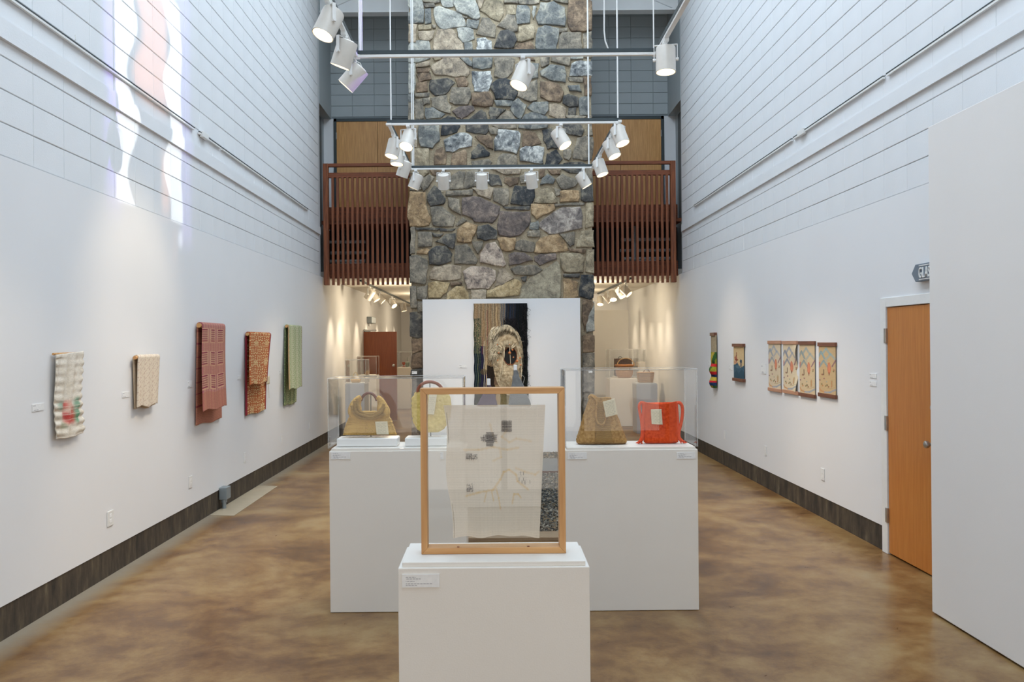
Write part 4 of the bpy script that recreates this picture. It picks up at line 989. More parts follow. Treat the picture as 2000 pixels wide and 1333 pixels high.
# shoulders rising round the ring opening
for side, pts, rr in ((-1, [(470, 740), (440, 640), (446, 590), (456, 540), (484, 490), (516, 458)], [.030, .046, .046, .037, .026, .017]), (1, [(770, 740), (788, 645), (772, 590), (762, 540), (740, 490), (706, 460)], [.028, .044, .042, .031, .022, .015])):
    P3 = [at(*uvp(x, y), YBG) for x, y in pts]
    tubep(b1, 'shoulder', crv(P3, 4), list(np.interp(np.linspace(0, 1, len(pts) * 4 - 3), np.linspace(0, 1, len(pts)), rr)), M_crochet, 14)
for k_, off_ in ((0, 0), (1, 30)):
    P3 = [at(*uvp(x, y + off_ * .9), YBG - .046 - .003 * k_) for x, y in ((470 - off_, 480), (478 - off_, 560), (500 - off_, 620), (560, 655), (630, 668), (700, 648), (760, 600), (790, 540))]
    tubep(b1, 'cable_braid', crv(P3, 5), .0095 + .002 * k_, M_cable, 8)
P3 = [at(*uvp(x, y), YBG - .05) for x, y in ((400, 560), (430, 650), (500, 705), (600, 722), (700, 705), (800, 660))]
tubep(b1, 'cable_braid', crv(P3, 5), .008, M_cable, 8)
P3 = [at(*uvp(610 + 96 * math.cos(a), 535 - 122 * math.sin(a)), YBG) for a in np.linspace(.25, PI - .25, 14)]
tubep(b1, 'ring_handle', P3, .0095, M_ring, 10)
tubep(b1, 'display_rod', [at(*uvp(632, 415), YBG + .01), at(*uvp(632, 930), YBG + .01)], .003, M_dark, 6)
paper_tag(b1, [uvp(682, 752), uvp(828, 748), uvp(845, 905), uvp(700, 905)], YBG - .055)
for n_, xa, xb, lb in (('mount_block', 255, 962, 'long white block under the mustard crochet bag'), ('mount_block', 1050, 1540, 'long white block under the pale yellow bag')):
    pb = tag(part_box(n_, None, xs(xa), xs(xb), YBG - .10, YBG + .07, 1.0815, zs(925) - .004, M_block_w, .006), lb, 'block', 'white mount blocks')
# pale yellow round bag
zc2 = lambda y: at(*uvp(1330, y), YBG).z
b2 = thing('yellow_wool_bag', 'pale yellow round bag with an arched wooden handle, half behind the frame', 'handbag', (xs(1340), YBG, 1.13))
soft_body(([0, .08, .25, .6, .85, 1], [xs(1230), xs(1175), xs(1132), xs(1112), xs(1120), xs(1160)]), ([0, .08, .25, .6, .85, 1], [xs(1440), xs(1500), xs(1560), xs(1588), xs(1580), xs(1550)]), zc2(875), zc2(400), YBG, .045, name='body', m=M_yellow, parent=b2, top_pinch=.5)
P3 = [at(*uvp(1332 + 150 * math.cos(a), 405 - 125 * math.sin(a)), YBG - .01) for a in np.linspace(.0, PI, 16)]
tubep(b2, 'arched_handle', P3, .011, mat('red_brown_wood', lin(140, 72, 46), .35, .15, 20), 10)
tubep(b2, 'display_rod', [at(*uvp(1330, 290), YBG), at(*uvp(1342, 930), YBG)], .003, M_dark, 6)
paper_tag(b2, [uvp(1320, 430), uvp(1415, 425), uvp(1380, 670), uvp(1300, 665)], YBG - .05)
# tan bag, right case
def uvq(x, y): return 1080 + x / 6.06, 700 + y / 6.06
zq = lambda y, x=560: at(*uvq(x, y), YBG).z
xq = lambda x, y=800: at(*uvq(x, y), YBG).x
b3 = thing('tan_knit_bag', 'tan knitted trapezoid bag gathered at the top, in the right case', 'handbag', (xq(570), YBG, 1.076))
soft_body(([0, .03, .1, .45, .8, .93, 1], [xq(292), xq(276), xq(272), xq(330), xq(392), xq(418), xq(440)]), ([0, .03, .1, .45, .8, .93, 1], [xq(855), xq(872), xq(870), xq(800), xq(725), xq(705), xq(690)]), 1.0775, zq(470), YBG, .075, nz=30, name='body', m=M_tan, parent=b3, top_pinch=.28, wob=.0016,
          zfun=lambda x, t: (.012 * math.exp(-((x - xq(455)) / .02) ** 2)) * max(0, t - .9) * 10)
# ribbed middle panel laid on the front
def ribpos(s, t):
    xl = np.interp(t, [0, .3, 1], [xq(530), xq(500), xq(480)]); xr = np.interp(t, [0, .3, 1], [xq(620), xq(650), xq(690)])
    z = zq(520) + (1.082 - zq(520)) * t
    th = .075 * (1 - .72 * (1 - t) * .88) * (min(1, (1 - t) * 9 + .55))
    return (xl + (xr - xl) * s, YBG - th - .0025 + .004 * abs(s - .5), z)
me_o = sheet('ribbed_panel', Pic(10, 30, lin(180, 152, 102)).a, ribpos, M_tanr, b3, .002)
tubep(b3, 'shoulder_strap', crv([at(*uvq(x, y), YBG - dy) for x, y, dy in ((455, 450, .01), (490, 470, .03), (520, 520, .042), (512, 620, .05), (515, 720, .06), (545, 780, .066), (590, 785, .068), (618, 740, .06), (612, 640, .055), (600, 560, .045))], 6), .0075, M_tan, 8)
tubep(b3, 'gathered_rim', crv([at(*uvq(x, y), YBG - .005) for x, y in ((425, 480), (445, 448), (480, 452), (520, 480), (570, 490), (620, 480), (680, 482))], 5), .011, M_tan, 8)
paper_tag(b3, [uvq(590, 515), uvq(730, 478), uvq(768, 665), uvq(626, 702)], YBG - .078)
# orange red bag
b4 = thing('orange_red_bag', 'bright orange-red knitted shoulder bag with braided side straps, in the right case', 'handbag', (xq(1280), YBG, 1.076))
soft_body(([0, .04, .3, .7, .93, 1], [xq(1090), xq(1075), xq(1070), xq(1060), xq(1050), xq(1060)]), ([0, .04, .3, .7, .93, 1], [xq(1460), xq(1478), xq(1480), xq(1482), xq(1476), xq(1465)]), 1.0775, zq(545), YBG, .038, name='body', m=M_red, parent=b4, top_pinch=.45,
          zfun=lambda x, t: (.020 * abs((x - xq(1268)) / (xq(1470) - xq(1268))) ** 1.6 - .004) * t ** 4)
tubep(b4, 'braided_strap', crv([at(*uvq(x, y), YBG - .012) for x, y in ((1075, 530), (1040, 530), (1020, 570), (1030, 650), (1048, 750), (1055, 860), (1050, 930), (1030, 985))], 6), .010, M_redk, 8)
tubep(b4, 'braided_strap', crv([at(*uvq(x, y), YBG - .012) for x, y in ((1068, 535), (1072, 600), (1062, 720), (1066, 850), (1060, 950), (1040, 990))], 6), .009, M_redk, 8)
tubep(b4, 'braided_strap', crv([at(*uvq(x, y), YBG - .012) for x, y in ((1465, 530), (1500, 530), (1528, 570), (1532, 660), (1515, 780), (1492, 870), (1495, 940), (1530, 985))], 6), .011, M_redk, 8)
tubep(b4, 'braided_strap', crv([at(*uvq(x, y), YBG - .012) for x, y in ((1462, 535), (1470, 620), (1478, 740), (1484, 860), (1490, 950), (1520, 985))], 6), .009, M_redk, 8)
for cx_, sg in ((1035, -1), (1525, 1)):
    t_ = MB()
    for k_ in range(16):
        a0 = at(*uvq(cx_, 972), YBG - .015); ex = a0.x + sg * random.uniform(.0, .045) - sg * .012; 
        t_.tube([rel(b4, *a0), rel(b4, (a0.x + ex) / 2, a0.y - random.uniform(-.01, .02), 1.092), rel(b4, ex, a0.y - random.uniform(-.015, .03), 1.0805)], .0035, 5)
    t_.build('tassel', M_redk, b4, smooth=True)
paper_tag(b4, [uvq(1158, 608), uvq(1284, 604), uvq(1298, 788), uvq(1168, 782)], YBG - .045)
# bags in the case behind the frame
YC = 9.32
for nm, lb, gm, L_, R_, vt, vb, tg in (('purple_garment_bag', 'dusty purple bag on a white stand on the pedestal behind the frame', mat('purple_wool', lin(96, 84, 98), .9, .1, 60, .5, 200, spec=.1), ([0, .5, .8, 1], [931, 941, 950, 953]), ([0, .5, .8, 1], [972, 967, 962, 958]), 752, 791, (951, 740, 958, 753)),
                                       ('grey_garment_bag', 'silvery grey triangular bag on a white stand on the pedestal behind the frame', mat('silver_grey_cloth', lin(118, 120, 120), .45, .15, 30, .5, 90), ([0, .5, .8, 1], [992, 998, 1002, 1004]), ([0, .5, .8, 1], [1038, 1025, 1014, 1010]), 722, 791, (1003, 713, 1010, 724))):
    g = thing(nm, lb, 'handbag', (at((L_[1][0] + R_[1][0]) / 2, 791, YC).x, YC, 1.092))
    soft_body((L_[0], [at(u, 760, YC).x for u in L_[1]]), (R_[0], [at(u, 760, YC).x for u in R_[1]]), 1.093, at(1000, vt, YC).z, YC, .05, nz=14, na=14, name='body', m=gm, parent=g, wob=.003)
    a, b = at(tg[0], tg[1], YC), at(tg[2], tg[3], YC)
    part_box('stand_head', g, a.x, b.x, YC - .02, YC + .02, b.z, a.z, M_block_w, .006)
    if nm[0] == 'g':
        tubep(g, 'wire_loop', crv([at(u, v, YC) for u, v in ((1010, 724), (1018, 732), (1024, 738), (1022, 748), (1020, 756))], 5), .003, M_steel, 5)
# ================================================================ white board with the big tapestry
YBd = 13.86
ba, bb = at(826, 700, YBd).x, at(1134, 700, YBd).x
zt_ = at(980, 584, YBd).z
wb = thing('display_wall', 'large white display board standing against the stone chimney', 'display wall', ((ba + bb) / 2, YBd, 0))
part_box('panel_board', wb, ba, bb, YBd, YBd + .12, .001, zt_, M_wall, .003)
cardpx_y(896, 713, 911, 719, YBd, 'white label on the display board left of the dark tapestry', 2, w_=14, h_=6)

TW, TH = 78, 150
tp = Pic(TW, TH, lin(150, 128, 98))
def stripes():
    X, Y = tp.X, tp.Y
    cols = [(120, 106, 80), (150, 128, 98), (168, 146, 112), (138, 112, 86), (160, 132, 100), (128, 104, 84), (172, 150, 118), (144, 122, 96), (150, 124, 88), (126, 112, 92)]
    for i in range(TW):
        x = (i + .5) / TW
        if x < .5: c = cols[(i * 7) % 10]
        elif x < .60: c = [(110, 106, 100), (92, 94, 98), (128, 112, 92)][i % 3]
        elif x < .78: c = [(38, 42, 52), (46, 48, 56), (54, 48, 42), (34, 40, 48)][i % 4]
        else: c = [(20, 24, 26), (24, 26, 34), (16, 22, 22), (28, 28, 28)][i % 4]
        tp.a[:, i] = lin(*c)
        for j in range(TH):
            y = j / TH; k = 1 + .28 * (rng.random() - .5)
            if x < .13 and y > .13 and rng.random() < .8: c2 = [(84, 86, 68), (60, 64, 52), (118, 110, 86)][i % 3] if y < .45 else [(26, 36, 48), (22, 30, 40), (60, 70, 54)][i % 3]; tp.a[j, i] = lin(*c2)
            elif x < .2 and y > .38: tp.a[j, i] = lin(*[(24, 34, 52), (40, 44, 60), (48, 36, 66)][i % 3])
            elif .13 <= x < .24 and y > .6: tp.a[j, i] = lin(*[(50, 30, 74), (30, 34, 60), (24, 30, 44)][(i + j) % 3])
            elif x < .33 and y > .62: tp.a[j, i] = lin(*[(60, 50, 42), (40, 36, 40), (80, 66, 44)][(i + j // 5) % 3])
            elif .6 < x < .78 and y > .2: tp.a[j, i] = lin(*[(38, 38, 42), (26, 28, 34)][(i + j) % 2])
            if x > .74 and y > .5 and rng.random() < .4: tp.a[j, i] = lin(48, 58, 46)
            tp.a[j, i] = tp.a[j, i] * k
    for x, y0, y1, c in ((.155, .30, .46, (112, 70, 66)), (.185, .34, .78, (214, 200, 172)), (.215, .48, .80, (190, 170, 132)), (.245, .06, .38, (140, 84, 76)), (.06, .2, .8, (112, 120, 84)), (.02, .3, .9, (60, 76, 70)), (.42, .03, .2, (196, 172, 130)), (.36, .1, .3, (170, 150, 118)), (.68, .02, .2, (40, 54, 78))):
        tp.rect(x, y0, x + .0135, y1, lin(*c), .85)
    tp.poly([(.36, .4), (.40, .8), (.46, 1), (.80, 1), (.88, .7), (.9, .42), (.7, .3)], lin(158, 136, 102)).poly([(.24, .56), (.24, .9), (.40, .9), (.38, .58)], lin(44, 36, 30)).poly([(.46, .70), (.50, 1), (.74, 1), (.80, .74)], lin(128, 116, 84)).ell(.18, .62, .06, .03, lin(98, 82, 44), .5).rect(.37, .67, .46, .74, lin(118, 96, 76)).noise(.35)
stripes()
YT = YBd - .022
tap = thing('tapestry', 'tall dark and tan fibre tapestry with shaggy relief and black hole, on the white board', 'tapestry', (at(978, 790, YT).x, YT, at(978, 800, YT).z))
ta, tb_ = at(926, 690, YT).x, at(1030, 690, YT).x; tz1, tz0 = at(978, 593, YT).z, at(978, 808, YT).z
sheet('woven_ground', tp.a, lambda s, t: (ta + (tb_ - ta) * s + .004 * math.sin(t * 40), YT - .006 * math.sin(s * 60) * .5, tz1 + (tz0 - tz1) * t), M_weave, tap, .02)
def T(s, t, d=0): return (ta + (tb_ - ta) * s, YT - d, tz1 + (tz0 - tz1) * (t - .155))
# padded relief with an oval opening
def relief():
    hs, ht = .675, .635
    vs, fs = [], []
    NR, NA = 9, 36
    def rad(a):   # outline radius in s, t of the pale form
        ca, sa = math.cos(a), math.sin(a)
        rx = .25 if ca > 0 else .33
        ry = .36 if sa > 0 else .27
        return rx * ca, ry * sa
    for r in range(NR + 1):
        q = r / NR
        for i in range(NA):
            a = 2 * PI * i / NA; ox, oy = rad(a)
            s = hs + (.125 * math.cos(a)) * (1 - q) + ox * q; t = ht + (.078 * math.sin(a)) * (1 - q) + oy * q
            d = .02 + .06 * math.sin(PI * min(1, q * .9 + .16)) + random.gauss(0, .004)
            vs.append(rel(tap, *T(s, t, d)))
    for r in range(NR):
        for i in range(NA): fs.append((r * NA + i, r * NA + (i + 1) % NA, (r + 1) * NA + (i + 1) % NA, (r + 1) * NA + i))
    MB().add(vs, fs).build('padded_relief', cloth_mat('pale_felted_wool', lin(206, 190, 160), lin(150, 130, 100), 22, 'noise', dist=.03), tap, smooth=True)
    v2 = [rel(tap, *T(hs + .14 * math.cos(2 * PI * i / 24), ht + .085 * math.sin(2 * PI * i / 24), .024)) for i in range(24)]
    MB().add(v2, [tuple(range(24))]).build('dark_opening', M_black, tap)
    tubep(tap, 'opening_rim', [T(hs + .128 * math.cos(2 * PI * i / 24), ht + .080 * math.sin(2 * PI * i / 24), .05) for i in range(25)], .008, mat('rust_yarn', lin(120, 70, 44), .9, .2, 40), 8)
relief()
def strands(name, n, fn, m, r=.0022):
    b = MB()
    for _ in range(n):
        b.tube([rel(tap, *p) for p in fn()], [r, r * 1.1, r * .8, r * .5], 3, cap=False)
    tag(b.build(name, m, tap), kind='stuff')
M_fr = mat('pale_fringe', lin(206, 194, 168), .95, .25, 30, spec=.1)
M_frd = mat('dark_fringe', lin(44, 42, 44), .95, .3, 30, spec=.1)
def f1():      # hair over the top of the dome
    a = random.uniform(PI * 1.05, PI * 1.98); s, t = .60 + .20 * math.cos(a), .47 + .12 * math.sin(a)
    L = random.uniform(.04, .08); dx = .25 * (s - .6)
    return [T(s, t, .05), T(s + dx * .4, t + L * .3, .12), T(s + dx, t + L * .7, .12), T(s + dx * 1.3 + random.gauss(0, .02), t + L, .08)]
def f2():      # side fringe at left of the form
    s, t = random.uniform(.30, .44), random.uniform(.36, .62); L = random.uniform(.05, .13)
    return [T(s + .04, t, .06), T(s, t + L * .3, .09), T(s - .03, t + L * .7, .07), T(s - .05 + random.gauss(0, .02), t + L, .04)]
def f3():      # dark tufts top and right edge
    s, t = (random.uniform(.55, .82), random.uniform(.28, .38)) if random.random() < .4 else (random.uniform(.9, 1.0), random.uniform(.16, 1.1))
    return [T(s, t, .02), T(s + random.gauss(0, .02), t + .01, .05), T(s + random.gauss(.01, .03), t + .03, .05), T(min(1.03, s + random.gauss(.01, .03)), t + .05, .02)]
def f4():      # rays above the opening
    a = random.uniform(PI * 1.05, PI * 1.8); s, t = .62 + .10 * math.cos(a), .62 + .07 * math.sin(a)
    return [T(s, t, .085), T(s + .03 * math.cos(a), t + .02 * math.sin(a), .11), T(s + .07 * math.cos(a), t + .04 * math.sin(a), .11), T(s + .11 * math.cos(a), t + .06 * math.sin(a), .09)]
strands('pale_fringe', 260, f1, M_fr, .0032); strands('grey_fringe', 120, f1, mat('grey_fringe', lin(120, 108, 92), .95, .3, 30, spec=.1), .003); strands('side_fringe', 190, f2, M_fr, .003); strands('dark_fringe', 300, f3, M_frd, .003); strands('knotted_rays', 46, f4, M_fr, .0045)
M_cord = mat('linen_cord', lin(214, 200, 170), .8, .1, 40)
for pts in ([(.58, .54), (.54, .64), (.50, .74), (.47, .86)], [(.66, .50), (.67, .60), (.68, .70), (.68, .72)], [(.79, .52), (.84, .6), (.88, .68), (.88, .82)], [(.55, .54), (.57, .62), (.53, .70), (.52, .8)]):
    tubep(tap, 'cord', crv([T(s, t, .11) for s, t in pts], 4), .0045, M_cord, 6)
M_bead = mat('wooden_bead', lin(186, 112, 62), .4, .15, 30)
for s, t, r in ((.665, .605, .024), (.80, .68, .022), (.72, .58, .014), (.735, .645, .012), (.86, .65, .016), (.87, .715, .013), (.675, .705, .011), (.665, .53, .011), (.44, .53, .012), (.46, .605, .012), (.44, .67, .011)):
    o = MB().ball((0, 0, 0), r, 12, 8).build('bead', M_bead, tap, smooth=True); o.location = rel(tap, *T(s, t, .12 + r * .3))

# ================================================================ woven pieces on the left wall
def cardpx_x(u0, v0, u1, v1, s_, label, n=2, **k):
    X = XL if s_ < 0 else XR
    a, b = onx(u0, (v0 + v1) / 2, X), onx(u1, (v0 + v1) / 2, X)
    card_x('label_card', X, s_, a.y, b.y, (onx(u0, v1, X).z + onx(u1, v1, X).z) / 2, (onx(u0, v0, X).z + onx(u1, v0, X).z) / 2, label, n, **k)
for q in ((62, 789, 85, 803, 'white label left of the white banner with the red patch'), (238, 766, 252, 776.5, 'white label left of the short cream cloth'), (366, 745, 374.5, 757, 'white label left of the burgundy coverlet'),
          (463.5, 734, 470.5, 742, 'white label left of the orange coverlet'), (545, 724, 551, 732, 'white label left of the green coverlet')):
    cardpx_x(q[0], q[1], q[2], q[3], -1, q[4])
for q in ((1384.5, 705, 1387.5, 717, 'small white label beside the narrow knitted hanging'), (1424.5, 713, 1430.5, 723, 'small white label left of the blue landscape weaving'), (1487.5, 711, 1496.5, 730.5, 'tall white text label left of the four scrolls'),
          (1699, 730, 1712.5, 739, 'upper of two small white labels left of the amber door'), (1699, 745, 1712.5, 754.5, 'lower of two small white labels left of the amber door')):
    cardpx_x(q[0], q[1], q[2], q[3], 1, q[4])

# white banner with painted red and green patch
W1, H1_ = 34, 96
p1 = Pic(W1, H1_, lin(226, 218, 204))
for y0 in (.06, .14, .19, .34, .38, .52, .57, .62, .66, .72, .78, .84, .90, .95):
    for x0, x1 in ((.0, .28), (.42, .58), (.84, 1)): p1.rect(x0, y0, x1, y0 + .016, lin(196, 182, 160), .8)
for x0 in (.25, .45, .66): p1.rect(x0, .2, x0 + .04, .5, lin(206, 194, 172), .6)
p1.ell(.22, .62, .14, .06, lin(120, 150, 130), .8).ell(.44, .70, .24, .15, lin(222, 150, 132), .55).ell(.78, .68, .11, .15, lin(92, 146, 116), .8).ell(.34, .61, .1, .04, lin(190, 40, 40), .7).ell(.35, .73, .16, .03, lin(170, 24, 34), .85).ell(.5, .78, .2, .05, lin(196, 50, 50), .8).ell(.76, .78, .1, .07, lin(96, 156, 120), .7).ell(.25, .85, .14, .04, lin(140, 150, 110), .6).ell(.62, .74, .06, .12, lin(190, 80, 66), .8)
p1.blur(3)
for y0 in (.57, .62, .66, .72, .78, .84): p1.rect(0, y0, 1, y0 + .012, lin(236, 222, 206), .35)
p1.noise(.16)
a1, a2 = onx(99, 770, XL), onx(152, 770, XL); zt1, zb1_ = onx(126, 690, XL).z, onx(126, 852, XL).z
def bpos(s, t):
    x = XL + .035 + .006 * math.sin(t * 62) * (1 if t > .55 else .5) * abs(s - .5) * 2 + .006 * math.sin(s * 20 + t * 7)
    y = a1.y + (a2.y - a1.y) * s + (.005 * math.sin(t * 62) * (s - .5) * 2 if .04 < t else 0) - .012 * math.sin(PI * t)
    return (x, y, zt1 + (zb1_ - zt1) * t + (.02 * (s - .5) if t < .05 else 0) - .012 * math.sin(PI * s) * t)
bn = thing('woven_banner', 'long white textured banner with a red and green painted patch, leftmost on the left wall', 'textile', (XL, (a1.y + a2.y) / 2, zb1_))
sheet('cloth', p1.a, bpos, M_weave, bn, .008)
tubep(bn, 'hanging_rod', [(XL + .02, a1.y - .004, zt1 - .005), (XL + .02, a2.y + .004, zt1 - .002)], .008, M_frame, 8)

def draped(name, label, u0, u1, v_top, uf0, uf1, v_front, ub0, ub1, v_back, pic_f, pic_b, rod_r=.024, fx=.075, lean=.03, v_rod=None, um=None):
    """cloth folded over a rod that runs along the left wall"""
    xr = XL + .045
    y0, y1 = onx(u0, v_top, xr).y, onx(u1, v_top, xr).y
    um = um or (u0 + u1) / 2
    zt = onx(um, v_top, xr).z; zf_ = onx((uf0 + uf1) / 2, v_front, XL + fx + lean).z; zb = onx((ub0 + ub1) / 2, v_back, XL + .02).z
    r = thing(name, label, 'textile', (XL, (y0 + y1) / 2, zb))
    tubep(r, 'wooden_rod', [(xr, y0 - .03, zt - rod_r), (xr, y1 + .01, zt - rod_r)], rod_r * .82, M_frame, 14)
    yf0, yf1 = onx(uf0, v_front, XL + fx + lean).y, onx(uf1, v_front, XL + fx + lean).y
    yb0, yb1 = onx(ub0, v_back, XL + .02).y, onx(ub1, v_back, XL + .02).y
    def fpos(s, t):
        if t < .06:
            a = PI / 2 * (1 - t / .06); x = xr + rod_r * math.cos(a); z = zt - rod_r + rod_r * math.sin(a)
        else:
            q = (t - .06) / .94; x = xr + rod_r + (fx - .045 - rod_r + lean * q) * q ** .7 + .006 * math.sin(s * 17) * q; z = zt - rod_r + (zf_ - zt + rod_r) * q + .012 * math.sin(s * 9) * q
        q = max(0, (t - .06) / .94)
        return (x, y0 + (yf0 - y0) * q + ((y1 - y0) + ((yf1 - yf0) - (y1 - y0)) * q) * s, z)
    def bpos_(s, t):
        if t < .05:
            a = PI / 2 + PI / 2 * t / .05; x = xr + rod_r * math.cos(a); z = zt - rod_r + rod_r * math.sin(a)
        else:
            q = (t - .05) / .95; x = XL + .02 + .004 * math.sin(s * 15) * q; z = zt - rod_r + (zb - zt + rod_r) * q + .010 * math.sin(s * 8) * q
        q = max(0, (t - .05) / .95)
        return (x, y0 + (yb0 - y0) * q + ((y1 - y0) + ((yb1 - yb0) - (y1 - y0)) * q) * s, z)
    sheet('front_fold', pic_f, fpos, M_weave, r, .012)
    sheet('back_fold', pic_b, bpos_, M_weave, r, .012)
    return r
# burgundy coverlet
mv, bg, tn = lin(186, 124, 114), lin(136, 54, 74), lin(206, 160, 122)
f = Pic(46, 120, mv)
for i in range(46): f.a[:, i] = np.array(lin(190, 134, 118) if i % 5 else lin(172, 102, 108))
f.a[::2] *= .9
for y0 in (.10, .36, .62):
    for x0, x1 in ((.0, .20), (.34, .50), (.66, .86)):
        f.rect(x0 - .03, y0 - .01, x1 + .03, y0 + .155, lin(214, 172, 134), .7)
        for k in range(6): f.rect(x0, y0 + k * .025, x1, y0 + k * .025 + .014, bg, .95 if k in (0, 5) else .7)
    for x0 in (.92, .98): f.rect(x0, y0, x0 + .03, y0 + .15, lin(176, 128, 96), .6)
f.rect(0, .80, 1, 1, lin(176, 112, 84), .55); f.rect(0, .22, 1, .35, lin(186, 124, 100), .4); f.rect(0, .49, 1, .61, lin(186, 124, 100), .4); f.noise(.12)
g = Pic(46, 120, lin(190, 128, 106)); g.a[::2] *= .88
for y0 in (.10, .22, .35, .46, .59, .70, .82): g.rect(0, y0, .8, y0 + .01, bg, .8)
g.noise(.12)
draped('burgundy_coverlet', 'large mauve and burgundy patterned coverlet folded over a rod on the left wall', 390, 434, 632, 397, 443, 799, 383, 432, 825, f.a, g.a, rod_r=.028, fx=.10, lean=.05, um=412)
# orange coverlet
def oranges(w_, h_):
    f = Pic(w_, h_, lin(184, 106, 66)); c = lin(220, 192, 142)
    for j in range(h_):
        for i in range(w_):
            x, y = i / w_ * 5.6, j / h_ * 11
            big = int(x) % 2 == int(y) % 2
            fx_, fy_ = (i // 2) % 2, (j // 2) % 2
            if (big and fx_ and not fy_) or (not big and fx_ == fy_ and (j // 2) % 3): f.a[j, i] = c
            if int(x) % 3 == 1 and int(y) % 4 == 2 and j % 2: f.a[j, i] = c
    return f.noise(.14)
f = oranges(40, 96); f.a[:, -2:] = lin(150, 50, 60)
g = oranges(40, 130); g.a[:, :2] = lin(150, 50, 60); g.a[:, -2:] = lin(150, 50, 60)
oc = draped('orange_coverlet', 'rust orange and cream geometric coverlet folded over a rod, between burgundy and green ones', 484, 525, 650, 488, 522, 750, 480, 518, 807, f.a, g.a, rod_r=.024, fx=.09, lean=.03, um=504)
# green coverlet
def greens(w_, h_, a, c):
    f = Pic(w_, h_, lin(*a)); cc = lin(*c)
    for j in range(h_):
        for i in range(w_):
            if (i + abs((j % 8) - 4)) % 5 == 0: f.a[j, i] = cc
            if (i // 6) % 2 and (i * j) % 3 == 0: f.a[j, i] = cc
    return f.noise(.14)
f = greens(34, 96, (164, 172, 134), (196, 196, 164)); f.a[:, :1] = lin(178, 150, 110); f.a[:, -1:] = lin(178, 150, 110)
g = greens(34, 120, (136, 150, 108), (188, 190, 148))
draped('green_coverlet', 'moss green patterned coverlet folded over a rod, rightmost on the left wall', 560, 586, 636, 565, 590, 759, 555, 578, 790, f.a, g.a, rod_r=.022, fx=.11, lean=.04, um=573)
# short cream cloth
f = Pic(40, 70, lin(222, 208, 188)); c = lin(198, 174, 156)
for j in range(70):
    for i in range(40):
        if (i + j) % 5 == 0 and (i // 5 + j // 5) % 2 == 0 or ((i % 8 == 3) and j % 6 < 3): f.a[j, i] = c
f.noise(.06)
g = Pic(20, 40, lin(196, 176, 150)).noise(.1)
draped('cream_cloth', 'short cream patterned cloth folded over a rod, second from the left on the left wall', 266, 307, 694, 268, 308, 793, 263, 302, 796, f.a, g.a, rod_r=.018, fx=.055, lean=.0, um=287)
# paper tag hanging from the orange coverlet
q = onx(523, 745, XL + .1)
tg = thing('paper_tag', 'small cream paper tag dangling beside the orange coverlet', 'tag', q)
sheet('card', Pic(4, 6, lin(220, 208, 180)).a, lambda s, t: (XL + .06, onx(520.5 + 6 * s, 735, XL + .06).y, onx(523, 735 + 16 * t, XL + .06).z), M_print, tg, .001)
tubep(tg, 'string', [(XL + .06, onx(524, 735, XL + .06).y, onx(523, 751, XL + .06).z), (XL + .03, onx(525, 735, XL + .03).y, onx(524, 778, XL + .03).z)], .002, M_cord, 5)

